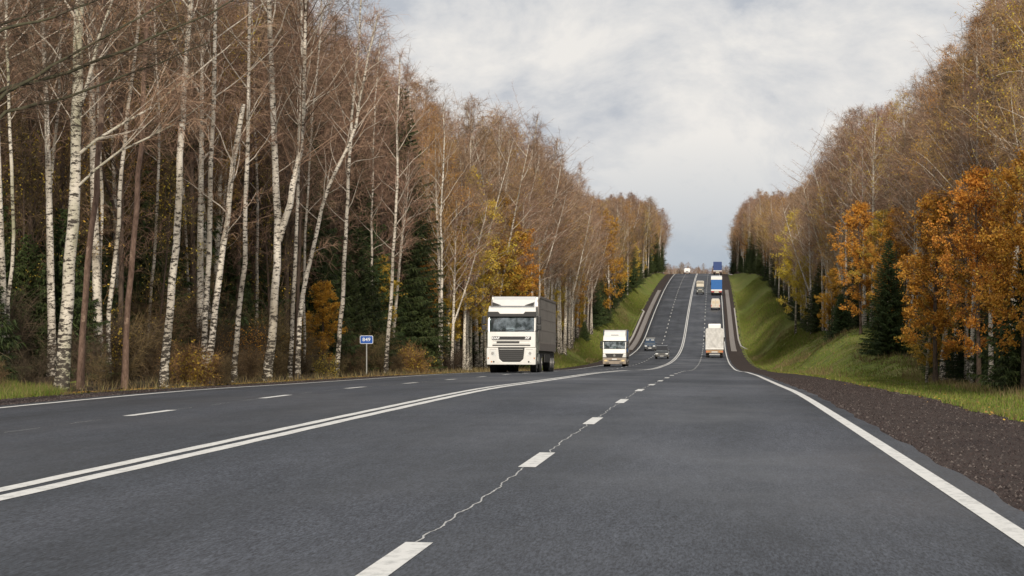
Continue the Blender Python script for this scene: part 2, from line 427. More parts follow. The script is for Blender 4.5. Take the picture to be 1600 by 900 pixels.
def np_mesh(name, V, faces, mats=None, matidx=None):
    """faces: list of int arrays (n,3) or (n,4)"""
    me = bpy.data.meshes.new(name)
    V = np.asarray(V, dtype=np.float32)
    me.vertices.add(len(V)); me.vertices.foreach_set('co', V.ravel())
    loops = np.concatenate([f.ravel() for f in faces]).astype(np.int32)
    tot = np.concatenate([np.full(len(f), f.shape[1], dtype=np.int32) for f in faces])
    st = np.concatenate([[0], np.cumsum(tot)[:-1]]).astype(np.int32)
    me.loops.add(len(loops)); me.loops.foreach_set('vertex_index', loops)
    me.polygons.add(len(tot)); me.polygons.foreach_set('loop_start', st)
    try: me.polygons.foreach_set('loop_total', tot)
    except Exception: pass
    if matidx is not None:
        me.polygons.foreach_set('material_index', np.concatenate([np.full(len(f), k, dtype=np.int32) for f, k in zip(faces, matidx)]))
    me.update(calc_edges=True)
    for m in (mats or []): me.materials.append(m)
    return me

xs = np.concatenate([[-4000, -1500, -700, -300, -150, -90], np.arange(-60, -18, 3.0), np.arange(-18, -10, 0.5), [-10, -9, -7], [-3, 0, 3], [7, 9, 10], np.arange(10.5, 24, 0.5), np.arange(24, 62, 3.0), [90, 150, 300, 700, 1500, 4000]])
X, Y = np.meshgrid(xs, ys)
Z = G(X, Y) - 0.07 * (1 - sst(10.2, 11.0, np.abs(X)))
ter = mobj('ground', grid_mesh('ground', X, Y, Z, GROUND)); ter['kind'] = 'structure'

# forest floor: brown litter sheet under the trees, both sides
FLOOR = m_ramp2('forest_floor', (0.030, 0.021, 0.013), (0.085, 0.058, 0.034), 3, 0.95, 0.3, 0.7, bump=0.8, dist=0.06,
                extra=[((0.045, 0.055, 0.018), 0.5, 0.55, 0.7)])
LFy = [0, 120, 180, 260, 330, 450, 650, 800, 900, 1500]; LFx = [11.4, 11.5, 12.0, 12.8, 14.5, 15.2, 14.3, 13.2, 12.5, 12.5]
RFy = [0, 60, 110, 140, 235, 300, 420, 650, 800, 900, 1500]; RFx = [14.0, 13.6, 14.8, 18.8, 19.2, 17.5, 19.5, 18.0, 13.6, 12.5, 12.5]
def LF(y): return np.interp(y, LFy, LFx)
def RF(y): return np.interp(y, RFy, RFx)
yf = ys[(ys > 20) & (ys < 960)]
def wob(y, a, s): return a * (np.sin(y * 0.31 + s) + 0.6 * np.sin(y * 0.83 + 2 * s))
def sheet(name, fx, mat, dz, yy, kind='structure'):
    Xg = np.stack([f(yy) if callable(f) else np.full(len(yy), float(f)) for f in fx], 1)
    Yg = np.repeat(yy[:, None], len(fx), 1)
    me = grid_mesh(name, Xg, Yg, G(Xg, Yg) + dz, mat)
    o = mobj(name, me)
    if kind: o['kind'] = kind
    return o
def mkf(fn, sgn, k, s):
    return lambda y: sgn * (fn(y) + k) + (wob(y, 0.25, s) if k == 0 else 0)
ks = [0, 1, 2, 3, 4, 6, 8, 11, 14, 18, 24, 32, 45]
sheet('forest_floor', [mkf(LF, -1, k, 1.0) for k in ks[::-1]], FLOOR, 0.05, yf)
sheet('forest_floor', [mkf(RF, 1, k, 4.0) for k in ks], FLOOR, 0.05, yf)

# gravel shoulders
yr = np.concatenate([np.arange(-50, 140, 0.5), np.arange(140, 460, 4.0), np.arange(460, 921, 8.0), np.arange(940, 1500, 20.)])
def redge(y): return 10.75 + 0.16 * np.sin(y * 0.35) + 0.10 * np.sin(y * 1.13 + 1) + 0.07 * np.sin(y * 2.9)
def ledge(y): return -10.35 + 0.13 * np.sin(y * 0.41 + 2) + 0.09 * np.sin(y * 1.31)
sheet('road_shoulder', [7.4, 8.4, 9.4, 10.1, redge], GRAVEL, -0.022, yr)
sheet('road_shoulder', [ledge, -9.9, -9.2, -8.4, -7.4], GRAVEL, -0.022, yr)

# asphalt carriageway with a ragged edge and real thickness
def rae(y): return 7.86 + 0.03 * np.sin(y * 0.9) + 0.018 * np.sin(y * 2.1 + 1)
def lae(y): return -7.98 + 0.03 * np.sin(y * 0.8) + 0.02 * np.sin(y * 2.2)
cols = [lae, lae, -6, -4, -2, 0, 2, 4, 6, rae, rae]
Xg = np.stack([f(yr) if callable(f) else np.full(len(yr), float(f)) for f in cols], 1)
Yg = np.repeat(yr[:, None], len(cols), 1)
Zg = G(Xg, Yg)
Zg[:, 0] -= 0.06; Zg[:, -1] -= 0.06
road = mobj('road', grid_mesh('road', Xg, Yg, Zg, ASPHALT, False)); road['kind'] = 'structure'

# painted markings: parts of the road
def mark(name, x0, x1, y0, y1, mat=LINE, dz=0.004, wig=0.0):
    yy = np.concatenate([[y0], yr[(yr > y0 + 1e-3) & (yr < y1 - 1e-3)], [y1]])
    xx = np.stack([np.full(len(yy), x0), np.full(len(yy), x1)], 1)
    if wig:
        xx[:, 0] += wig * np.sin(yy * 2.3 + x0); xx[:, 1] += wig * np.sin(yy * 1.7 + x1 * 3)
    if x0 < 0 < x1:
        xx = np.stack([xx[:, 0], np.zeros(len(yy)), xx[:, 1]], 1)
    Yy = np.repeat(yy[:, None], xx.shape[1], 1)
    # interpolate the road sheet exactly: heights are linear between its rows
    zr = np.interp(Yy, yr, E(yr)) - 0.012 * np.abs(xx)
    return mobj(name, grid_mesh(name, xx, Yy, zr + dz, mat, False), road)
tag(mark('edge_line', 7.44, 7.61, -40, 1400, wig=0.0), 'solid white edge line beside the right gravel shoulder')
tag(mark('edge_line', -7.58, -7.40, -40, 1400, wig=0.008), 'solid white edge line beside the left gravel shoulder')
tag(mark('centre_line', -0.235, -0.065, -40, 1400, wig=0.006), 'left line of the white double centre line')
tag(mark('centre_line', 0.055, 0.225, -40, 1400, wig=0.006), 'right line of the white double centre line')
for k in range(-3, 100):
    y0 = 12.0 + 11.7 * k
    if -30 < y0 < 1000: mark('lane_dash', 3.61, 3.78, y0, y0 + 3.0)
    y1 = 38.2 + 11.6 * k
    if -30 < y1 < 1000: mark('lane_dash', -3.84, -3.66, y1, y1 + 3.2)
# wiggling sealed joint between the lanes
def crack(x0, ya, yb, w, seed, gaps, amp=0.017):
    yy = np.arange(ya, yb, 0.11)
    r = np.random.default_rng(seed)
    xj = x0 + 0.7 * amp * np.sin(yy * 0.9 + seed) + 0.7 * amp * np.sin(yy * 3.1 + 1) + 0.5 * amp * np.sin(yy * 7.1) + r.normal(0, amp * 0.2, len(yy))
    ww = w * (0.6 + 0.5 * r.random(len(yy)))
    segs = []; cur = []
    for j in range(len(yy)):
        if gaps(yy[j]): 
            if len(cur) > 1: segs.append(cur)
            cur = []
        else: cur.append(j)
    if len(cur) > 1: segs.append(cur)
    V = []; F = []
    for s in segs:
        b = len(V)
        for j in s:
            for sx in (-1, 1):
                x = xj[j] + sx * ww[j] / 2
                V.append((x, yy[j], float(np.interp(yy[j], yr, E(yr))) - 0.012 * abs(x) + 0.003))
        for q in range(len(s) - 1):
            F.append((b + 2 * q, b + 2 * q + 1, b + 2 * q + 3, b + 2 * q + 2))
    me = bpy.data.meshes.new('sealed_crack'); me.from_pydata(V, [], F); me.materials.append(CRACK)
    return mobj('sealed_crack', me, road)
crack(3.69, 8, 90, 0.016, 3, lambda y: ((y - 12.0) % 11.7) < 3.0)
crack(-3.75, 25, 110, 0.016, 5, lambda y: ((y - 38.2) % 11.6) < 3.2 or math.sin(y * 1.9) > 0.2, 0.02)
# cross joint in the tarmac on the hill
mark('tarmac_joint', -7.3, 7.3, 468.0, 468.5, paint('joint_tar', (0.03, 0.03, 0.033), 0.8), 0.003)

# ------------------------------------------------------------------ mesh builder
class MB:
    def __init__(s): s.V = []; s.F = []
    def add(s, V, F):
        b = len(s.V); s.V += [tuple(v) for v in V]; s.F += [tuple(i + b for i in f) for f in F]; return s
    def box(s, x0, x1, y0, y1, z0, z1):
        return s.add([(x0, y0, z0), (x1, y0, z0), (x1, y1, z0), (x0, y1, z0), (x0, y0, z1), (x1, y0, z1), (x1, y1, z1), (x0, y1, z1)],
                     [(0, 3, 2, 1), (4, 5, 6, 7), (0, 1, 5, 4), (1, 2, 6, 5), (2, 3, 7, 6), (3, 0, 4, 7)])
    def hexa(s, P):   # 8 points bottom ring then top ring
        return s.add(P, [(0, 3, 2, 1), (4, 5, 6, 7), (0, 1, 5, 4), (1, 2, 6, 5), (2, 3, 7, 6), (3, 0, 4, 7)])
    def prism(s, prof, x0, x1, top=None):
        """profile [(y,z)...] counter-clockwise extruded over x; top=(z0,inset) narrows points above z0"""
        n = len(prof)
        def xi(x, z):
            if top and z > top[0]: return x * (1 - top[1] * (z - top[0]))
            return x
        V = [(xi(x0, z), y, z) for y, z in prof] + [(xi(x1, z), y, z) for y, z in prof]
        F = [tuple(range(n)), tuple(range(2 * n - 1, n - 1, -1))]
        for i in range(n):
            j = (i + 1) % n
            F.append((j, i, n + i, n + j))
        return s.add(V, F)
    def prism_y(s, prof, y0, y1):
        """profile [(x,z)...] counter-clockwise seen from -Y, extruded over y"""
        n = len(prof)
        V = [(x, y0, z) for x, z in prof] + [(x, y1, z) for x, z in prof]
        F = [tuple(range(n)), tuple(range(2 * n - 1, n - 1, -1))]
        for i in range(n):
            j = (i + 1) % n
            F.append((j, i, n + i, n + j))
        return s.add(V, F)
    def cyl(s, c, r, a, axis='x', n=20, r2=None):
        """cylinder centred c, half length a"""
        r2 = r if r2 is None else r2
        V = []
        for k, (sg, rr) in enumerate(((-1, r), (1, r2))):
            for i in range(n):
                t = 2 * math.pi * i / n
                u, v = rr * math.cos(t), rr * math.sin(t)
                if axis == 'x': V.append((c[0] + sg * a, c[1] + u, c[2] + v))
                elif axis == 'y': V.append((c[0] + u, c[1] + sg * a, c[2] + v))
                else: V.append((c[0] + u, c[1] + v, c[2] + sg * a))
        F = [tuple(range(n - 1, -1, -1)), tuple(range(n, 2 * n))]
        for i in range(n):
            j = (i + 1) % n
            F.append((i, j, n + j, n + i))
        return s.add(V, F)
    def build(s, name, mat, parent=None, bevel=0.0, smooth=False):
        me = bpy.data.meshes.new(name); me.from_pydata(s.V, [], s.F); me.validate(); me.materials.append(mat)
        import bmesh
        bm = bmesh.new(); bm.from_mesh(me); bmesh.ops.recalc_face_normals(bm, faces=bm.faces)
        if bevel:
            ed = [e for e in bm.edges if len(e.link_faces) == 2 and e.calc_face_angle(0) > 0.5]
            bmesh.ops.bevel(bm, geom=ed, offset=bevel, segments=2, profile=0.6, affect='EDGES', clamp_overlap=True)
        bm.to_mesh(me); bm.free()
        if smooth: me.shade_smooth()
        return mobj(name, me, parent)
def text(name, body, size, mat, parent, loc, rot, depth=0.006, bold=0.0, sx=1.0):
    cu = bpy.data.curves.new(name, 'FONT'); cu.body = body; cu.size = size; cu.extrude = depth; cu.align_x = 'CENTER'; cu.align_y = 'CENTER'; cu.offset = bold
    cu.resolution_u = 3
    t = bpy.data.objects.new(name + '_tmp', cu); COL.objects.link(t)
    bpy.context.view_layer.update()
    me = bpy.data.meshes.new_from_object(t.evaluated_get(bpy.context.evaluated_depsgraph_get()))
    bpy.data.objects.remove(t)
    me.materials.clear(); me.materials.append(mat)
    o = mobj(name, me, parent, loc); o.rotation_euler = rot; o.scale = (sx, 1, 1)
    return o

# ------------------------------------------------------------------ roadside concrete
def sect_strip(name, parent, prof, path, mat):
    """sweeps profile [(dx,dz)] along [(x,y)...] on the ground"""
    V = []; F = []; n = len(prof)
    for x, y in path:
        z = Gs(x, y)
        for dx, dz in prof: V.append((x + dx, y, z + dz))
    for j in range(len(path) - 1):
        for i in range(n - 1):
            a = j * n + i
            F.append((a, a + 1, a + n + 1, a + n))
    F.append(tuple(range(n - 1, -1, -1))); F.append(tuple(range((len(path) - 1) * n, len(path) * n)))
    me = bpy.data.meshes.new(name); me.from_pydata(V, [], F); me.materials.append(mat)
    return mobj(name, me, parent)
def drain(x0, ya, yb, label):
    t = empty('drainage_channel', (0, 0, 0)); tag(t, label, 'drain')
    y = ya
    prof = [(-0.45, -0.05), (-0.45, 0.08), (-0.33, 0.08), (-0.2, 0.02), (0.2, 0.02), (0.33, 0.08), (0.45, 0.08), (0.45, -0.05)]
    while y < yb:
        e = min(y + 5.94, yb)
        sect_strip('concrete_slab', t, prof, [(x0, y), (x0, (y + e) / 2), (x0, e)], CONC)
        y += 6.0
    return t
drain(8.95, 414, 652, 'grey concrete drainage channel in the gravel right of the uphill road')
drain(-8.75, 420, 650, 'grey concrete drainage channel in the gravel left of the uphill road')
def kerbline(path, w, label):
    t = empty('drainage_kerb', (0, 0, 0)); tag(t, label, 'kerb')
    prof = [(-w / 2, -0.05), (-w / 2, 0.16), (w / 2, 0.16), (w / 2, -0.05)]
    for a, b in zip(path[:-1], path[1:]):
        n = max(1, int(abs(b[1] - a[1]) / 8))
        for k in range(n):
            p = [(a[0] + (b[0] - a[0]) * (k + u) / n, a[1] + (b[1] - a[1]) * (k + u) / n) for u in (0, 0.5, 0.985)]
            sect_strip('kerb_stone', t, prof, p, CONCL)
kerbline([(11.4, 430), (10.35, 436), (10.15, 460), (10.2, 558)], 0.26, 'thin pale concrete kerb running down the foot of the right grassy slope')
kerbline([(-9.9, 436), (-9.85, 470), (-9.9, 545), (-10.6, 552)], 0.36, 'thick pale concrete kerb along the foot of the left grassy bank')

# ------------------------------------------------------------------ kilometre sign
BLUE = paint('sign_blue', (0.008, 0.085, 0.40), 0.4, var=0.05)
WHITE = paint('sign_white', (0.78, 0.79, 0.80), 0.4, var=0.04)
STEEL = paint('galvanised_steel', (0.42, 0.42, 0.40), 0.5, 0.3, var=0.15)
def km_sign():
    x, y = -11.0, 116.0
    z = Gs(x, y)
    t = empty('kilometre_sign', (x, y, z)); tag(t, 'small blue kilometre sign reading 849 on a thin grey post at the left forest edge', 'road sign')
    MB().cyl((0, 0.03, 0.98), 0.03, 1.0, 'z', 12).build('post', STEEL, t)
    def rr(w, h, r, y0, y1, name, mat):
        pr = []
        for cx, cz, a0 in ((w - r, h - r, 0), (-w + r, h - r, 90), (-w + r, -h + r, 180), (w - r, -h + r, 270)):
            for k in range(5):
                a = R(a0 + k * 22.5); pr.append((cx + r * math.cos(a), 1.78 + cz + r * math.sin(a)))
        MB().prism_y(pr, y0, y1).build(name, mat, t)
    rr(0.315, 0.195, 0.06, -0.012, 0.0, 'sign_border', WHITE)
    rr(0.292, 0.172, 0.045, -0.018, -0.0125, 'sign_panel', BLUE)
    text('number', '849', 0.23, WHITE, t, (0, -0.021, 1.78), (R(90), 0, 0), 0.002, 0.004, 1.15)
km_sign()

# ------------------------------------------------------------------ vehicles
TYRE = paint('tyre_rubber', (0.018, 0.018, 0.019), 0.85, bump=0.3)
RIM = paint('wheel_rim', (0.30, 0.29, 0.28), 0.5, 0.4, var=0.25)
DIRT = (0.16, 0.125, 0.095)
CABW = paint('cab_white_paint', (0.80, 0.79, 0.76), 0.3, var=0.04, coat=0.4, dirt=DIRT, dirt_amt=0.28)
CABW2 = paint('cab_clean_white', (0.84, 0.83, 0.80), 0.3, var=0.03, coat=0.4, dirt=DIRT, dirt_amt=0.12)
BLACKP = paint('black_plastic', (0.011, 0.011, 0.012), 0.5, var=0.2)
CHAS = paint('chassis_grey', (0.045, 0.042, 0.040), 0.7, var=0.3)
TARPG = paint('grey_tarpaulin', (0.125, 0.116, 0.108), 0.7, var=0.22, scale=1.2, bump=0.4)
TARPL = paint('pale_grey_board', (0.23, 0.20, 0.18), 0.7, var=0.15)
TARPC = paint('cream_canvas', (0.58, 0.57, 0.55), 0.8, var=0.22, scale=1.6, bump=0.6)
CREAM = paint('cream_paint', (0.70, 0.64, 0.53), 0.45, var=0.08, dirt=DIRT, dirt_amt=0.5)
BLUET = paint('blue_tarpaulin', (0.015, 0.12, 0.38), 0.6, var=0.12)
BLUED = paint('dark_blue_tarpaulin', (0.022, 0.055, 0.19), 0.6, var=0.12)
BLUEC = paint('dark_blue_car_paint', (0.022, 0.045, 0.085), 0.3, var=0.1, coat=0.6)
BLACKC = paint('black_car_paint', (0.012, 0.012, 0.014), 0.28, var=0.1, coat=0.7)
TAUPE = paint('taupe_bumper', (0.28, 0.23, 0.18), 0.5, var=0.12)
REDL = paint('red_lamp', (0.55, 0.03, 0.02), 0.3)
ORL = paint('orange_lamp', (0.50, 0.19, 0.05), 0.3)
LAMPG = paint('lamp_glass', (0.72, 0.73, 0.72), 0.12, var=0.2, scale=20, coat=1.0)
LAMPY = paint('lamp_amber', (0.80, 0.62, 0.32), 0.15, var=0.15, coat=1.0)
PLATE = paint('number_plate', (0.70, 0.70, 0.68), 0.4, var=0.2, scale=40)
SEAT = paint('cab_interior', (0.05, 0.05, 0.055), 0.8, var=0.5)
PAPER = paint('dash_paper', (0.55, 0.60, 0.66), 0.6)
SKIN = paint('skin', (0.42, 0.24, 0.16), 0.6)
def m_glass():
    m, t, p, L = newmat('windscreen_glass')
    p.inputs['Base Color'].default_value = (0.75, 0.80, 0.80, 1)
    p.inputs['Roughness'].default_value = 0.03
    p.inputs['Coat Weight'].default_value = 0.0
    tr = N(t, 'ShaderNodeBsdfTransparent'); tr.inputs[0].default_value = (0.55, 0.62, 0.60, 1)
    gl = N(t, 'ShaderNodeBsdfGlossy'); gl.inputs['Roughness'].default_value = 0.03; gl.inputs['Color'].default_value = (0.9, 0.95, 0.97, 1)
    tc = N(t, 'ShaderNodeTexCoord')
    n = N(t, 'ShaderNodeTexNoise'); n.inputs['Scale'].default_value = 2.5; n.inputs['Detail'].default_value = 6
    L(tc.outputs['Object'], n.inputs[0])
    mr = N(t, 'ShaderNodeMapRange'); mr.inputs['From Min'].default_value = 0.38; mr.inputs['From Max'].default_value = 0.62
    mr.inputs['To Min'].default_value = 0.06; mr.inputs['To Max'].default_value = 0.36
    L(n.outputs[0], mr.inputs[0])
    ms = N(t, 'ShaderNodeMixShader'); L(mr.outputs[0], ms.inputs[0]); L(tr.outputs[0], ms.inputs[1]); L(gl.outputs[0], ms.inputs[2])
    L(ms.outputs[0], t.nodes['Material Output'].inputs[0])
    return m
GLASS = m_glass()
DGLASS = paint('dark_glass', (0.085, 0.095, 0.10), 0.08, var=0.7, scale=4, coat=1.0)  # lighter grey in the base colour stands in for reflections

def wheel(parent, x, y, r, w, dual=False):
    wh = MB().cyl((x, y, r), r, w / 2, 'x', 28).build('wheel', TYRE, parent, 0.03)
    sx = 1 if x > 0 else -1
    MB().cyl((x + sx * w / 2, y, r), r * 0.58, 0.025, 'x', 20).build('rim', RIM, wh, 0.008)
    MB().cyl((x + sx * (w / 2 + 0.03), y, r), r * 0.22, 0.03, 'x', 12).build('hub', CHAS, wh)
def place(t, y, px=None, x=None, rz=0.0):
    """stand a vehicle (its nearest face) at road distance y; px = photo column of its centre"""
    if x is None:
        k = (px - 800) / FPX
        # X = (x-5.5)/cos + Z tan, y = Z/cos + (x-5.5) tan
        x = 5.5
        for _ in range(20):
            Zc = (y - (x - CAMX) * math.tan(TH)) * math.cos(TH)
            x = CAMX + (k * Zc - Zc * math.tan(TH)) * math.cos(TH)
            x = float(x)
    z = float(E(y)) - 0.012 * abs(x) + 0.0
    sl = math.atan((float(E(y + 6)) - float(E(y))) / 6)
    t.location = (x, y, z + 0.003)
    t.rotation_euler = (sl, 0, rz)

def tractor(t, hw=1.25, white=CABW, kind='a'):
    """cab-over tractor unit, front at y=0 facing -Y; parts under t"""
    # cab shell as back and side pieces so the windscreen is open
    zf, zs, zt = 1.30, (2.15 if kind == 'a' else 1.90), (2.96 if kind == 'a' else 2.72)
    top = 3.52 if kind == 'a' else 3.36
    cab = MB()
    cab.prism([(0.06, 1.0), (2.25, 1.0), (2.25, zs), (0.10, zs)], -hw, hw)                 # lower cab
    cab.box(-hw, -hw + 0.07, 0.95, 2.25, zs, zt); cab.box(hw - 0.07, hw, 0.95, 2.25, zs, zt)  # side walls behind the doors
    cab.box(-hw + 0.07, hw - 0.07, 2.15, 2.25, zs, zt)
    for s in (-1, 1):   # A pillars
        cab.hexa([(s * hw, 0.10, zs), (s * (hw - 0.10), 0.08, zs), (s * (hw - 0.10), 0.20, zs), (s * hw, 0.24, zs),
                  (s * hw, 0.26, zt), (s * (hw - 0.10), 0.24, zt), (s * (hw - 0.10), 0.36, zt), (s * hw, 0.40, zt)])
    cab.build('cab', white, t, 0.035)
    ro = MB(); ro.prism([(0.22, zt), (2.25, zt), (2.25, top), (0.75, top), (0.42, top - 0.14)], -hw, hw, (zt + 0.2, 0.07))
    ro.build('cab_roof', white, t, 0.05)
    MB().hexa([(-hw + 0.09, 0.08, zs + 0.01), (hw - 0.09, 0.08, zs + 0.01), (hw - 0.09, 0.10, zs + 0.01), (-hw + 0.09, 0.10, zs + 0.01),
               (-hw + 0.09, 0.24, zt - 0.01), (hw - 0.09, 0.24, zt - 0.01), (hw - 0.09, 0.26, zt - 0.01), (-hw + 0.09, 0.26, zt - 0.01)]).build('windscreen', GLASS, t)
    for s in (-1, 1):
        MB().box(min(s * (hw - 0.05), s * (hw - 0.03)), max(s * (hw - 0.05), s * (hw - 0.03)), 0.34, 0.95, zs, zt - 0.02).build('side_window', DGLASS, t)
    MB().box(-hw + 0.1, hw - 0.1, 0.12, 0.62, zs - 0.08, zs + 0.02).build('dashboard', SEAT, t)
    for s in (-1, 1):
        MB().box(s * 0.62 - 0.25, s * 0.62 + 0.25, 1.0, 1.15, zs - 0.1, zs + 0.62).build('seat', SEAT, t, 0.05)
    MB().box(-0.28, 0.16, 0.13, 0.15, zs + 0.03, zs + 0.20).build('paper', PAPER, t)
    # wipers
    w = MB()
    for x0, x1 in ((-0.75, 0.05), (0.15, 0.95)):
        w.hexa([(x0, 0.055, zs + 0.03), (x1, 0.055, zs + 0.10), (x1, 0.07, zs + 0.10), (x0, 0.07, zs + 0.03),
                (x0, 0.065, zs + 0.055), (x1, 0.065, zs + 0.125), (x1, 0.08, zs + 0.125), (x0, 0.08, zs + 0.055)])
    w.build('wiper', BLACKP, t)
    if kind == 'a':
        # dark sun visor with a dip in the middle
        MB().prism_y([(-hw - 0.01, zt - 0.02), (hw + 0.01, zt - 0.02), (hw + 0.01, zt + 0.24), (0.72, zt + 0.24), (0.62, zt + 0.13), (-0.62, zt + 0.13), (-0.72, zt + 0.24), (-hw - 0.01, zt + 0.24)][::-1][::-1], 0.06, 0.24).build('sun_visor', BLACKP, t, 0.01)
        # upper front panel with its slots
        MB().prism([(-0.02, 1.33), (0.08, 1.33), (0.09, zs - 0.01), (0.03, zs - 0.01)], -hw + 0.01, hw - 0.01).build('front_panel', white, t, 0.04)
        st = MB().box(-1.03, 1.03, -0.035, 0.03, 1.73, 1.90).build('badge_strip', BLACKP, t, 0.01)
        text('lettering', 'DAF', 0.155, WHITE, st, (-0.82, -0.045, 1.81), (R(90), 0, 0), 0.006, 0.008, 1.35)
        text('lettering', 'XF', 0.155, WHITE, st, (0.84, -0.045, 1.82), (R(90), 0, 0), 0.006, 0.008, 1.35)
        sl_ = MB(); sl_.box(-0.78, 0.42, -0.03, 0.03, 1.55, 1.645); sl_.box(-1.0, 1.0, -0.03, 0.03, 1.405, 1.465)
        sl_.build('air_slot', BLACKP, t)
        for zz in (1.515, 1.675): MB().box(-0.98, 0.98, -0.045, 0.02, zz, zz + 0.022).build('grille_slat', white, t)
        # bumper with the big lower grille
        bm_ = MB()
        bm_.prism_y([(-hw - 0.01, 0.42), (hw + 0.01, 0.42), (hw + 0.03, 1.29), (0.69, 1.29), (0.63, 0.72), (0.45, 0.56), (-0.45, 0.56), (-0.63, 0.72), (-0.69, 1.29), (-hw - 0.03, 1.29)], -0.10, 0.55)
        bm_.build('bumper', white, t, 0.03)
        gr = MB(); gr.prism_y([(-0.46, 0.57), (0.46, 0.57), (0.64, 0.73), (0.70, 1.31), (-0.70, 1.31), (-0.64, 0.73)], -0.06, 0.3)
        gr = gr.build('lower_grille', BLACKP, t)
        for k in range(6):
            z = 0.66 + k * 0.105; hwk = 0.52 + 0.15 * min(1, (z - 0.6) / 0.2)
            MB().box(-hwk, hwk, -0.095, -0.05, z, z + 0.035).build('grille_bar', paint('grille_bar_grey', (0.035, 0.035, 0.037), 0.4), gr)
        MB().box(-0.62, 0.62, -0.10, -0.05, 1.215, 1.24).build('grille_trim', STEEL, gr)
        for s in (-1, 1):
            hl = MB().hexa([(s * 0.80, -0.115, 0.86), (s * 1.20, -0.09, 0.90), (s * 1.20, 0.1, 0.90), (s * 0.80, 0.1, 0.86),
                            (s * 0.86, -0.115, 1.17), (s * 1.22, -0.09, 1.15), (s * 1.22, 0.1, 1.15), (s * 0.86, 0.1, 1.17)]).build('headlight', LAMPG, t, 0.01)
            MB().cyl((s * 0.98, -0.118, 1.02), 0.075, 0.012, 'y', 16).build('headlight_bulb', RIM, hl)
            MB().cyl((s * 0.92, -0.112, 0.575), 0.045, 0.012, 'y', 12).build('fog_light', BLACKP, t)
            MB().cyl((s * 1.03, -0.112, 0.575), 0.04, 0.012, 'y', 12).build('fog_light', ORL if s < 0 else LAMPG, t)
            MB().box(s * 1.21 - 0.03, s * 1.21 + 0.03, -0.115, -0.05, 0.72, 0.80).build('marker_light', ORL, t)
            MB().box(s * 0.95 - 0.18, s * 0.95 + 0.18, -0.106, -0.05, 1.225, 1.235).build('panel_seam', BLACKP, t)
        MB().box(-0.26, 0.26, -0.115, -0.08, 0.44, 0.55).build('number_plate', PLATE, t)
    else:
        MB().box(-hw, hw, 0.05, 0.26, zt, zt + 0.05).build('sun_visor', DGLASS, t)
        MB().prism([(-0.02, 1.40), (0.08, 1.40), (0.09, zs - 0.01), (0.03, zs - 0.01)], -hw + 0.01, hw - 0.01).build('front_panel', white, t, 0.04)
        gr = MB().prism_y([(-0.80, 0.95), (0.80, 0.95), (0.98, 1.41), (-0.98, 1.41)], -0.05, 0.2).build('grille', BLACKP, t)
        for k in range(4): MB().box(-0.78 - k * 0.04, 0.78 + k * 0.04, -0.075, -0.04, 1.0 + k * 0.10, 1.03 + k * 0.10).build('grille_slat', CHAS, gr)
        em = MB(); n = 20
        for i in range(n):
            a0, a1 = 2 * math.pi * i / n, 2 * math.pi * (i + 1) / n
            P = []
            for yy in (-0.10, -0.08):
                for (a, r) in ((a0, 0.10), (a1, 0.10), (a1, 0.12), (a0, 0.12)): P.append((r * math.cos(a), yy, 1.2 + r * math.sin(a)))
            em.hexa(P)
        for a in (90, 210, 330):
            c, s_ = math.cos(R(a)), math.sin(R(a))
            P = []
            for yy in (-0.10, -0.08):
                P += [(-0.02 * s_, yy, 1.2 + 0.02 * c), (0.02 * s_, yy, 1.2 - 0.02 * c), (0.11 * c + 0.004 * s_, yy, 1.2 + 0.11 * s_ - 0.004 * c), (0.11 * c - 0.004 * s_, yy, 1.2 + 0.11 * s_ + 0.004 * c)]
            em.hexa(P)
        em.build('star_emblem', STEEL, gr)
        MB().prism_y([(-hw, 0.28), (hw, 0.28), (hw + 0.01, 0.95), (-hw - 0.01, 0.95)], -0.10, 0.5).build('bumper', TAUPE, t, 0.03)
        MB().box(-0.6, 0.6, -0.115, -0.08, 0.62, 0.70).build('bumper_slot', BLACKP, t)
        for s in (-1, 1):
            MB().box(min(s * 0.90, s * 1.24), max(s * 0.90, s * 1.24), -0.12, 0.1, 1.0, 1.28).build('headlight', LAMPG, t, 0.03)
            MB().box(s * 0.92 - 0.17, s * 0.92 + 0.17, -0.12, 0.1, 0.56, 0.74).build('fog_light', LAMPY, t, 0.03)
            MB().box(s * 0.75 - 0.2, s * 0.75 + 0.2, -0.115, -0.08, 0.34, 0.44).build('step_hole', BLACKP, t)
        MB().box(-0.26, 0.26, -0.125, -0.08, 0.74, 0.86).build('number_plate', PLATE, t)
    # mirrors on arms
    for s in (-1, 1):
        m_ = MB(); m_.box(min(s * (hw + 0.08), s * (hw + 0.28)), max(s * (hw + 0.08), s * (hw + 0.28)), -0.05, 0.12, zs + 0.38, zs + 0.82)
        m_.box(min(s * (hw + 0.08), s * (hw + 0.30)), max(s * (hw + 0.08), s * (hw + 0.30)), -0.05, 0.12, zs + 0.08, zs + 0.34)
        m_.build('mirror', BLACKP, t, 0.04)
        a_ = MB(); a_.box(min(s * (hw - 0.02), s * (hw + 0.12)), max(s * (hw - 0.02), s * (hw + 0.12)), 0.10, 0.14, zs + 0.80, zs + 0.84)
        a_.box(min(s * (hw - 0.02), s * (hw + 0.12)), max(s * (hw - 0.02), s * (hw + 0.12)), 0.10, 0.14, zs - 0.02, zs + 0.08)
        a_.box(min(s * (hw + 0.02), s * (hw + 0.06)), max(s * (hw + 0.02), s * (hw + 0.06)), 0.10, 0.14, zs, zs + 0.82)
        a_.build('mirror_arm', BLACKP, t)
        # door outline and steps on the side
        d = MB(); xs_ = s * (hw + 0.003)
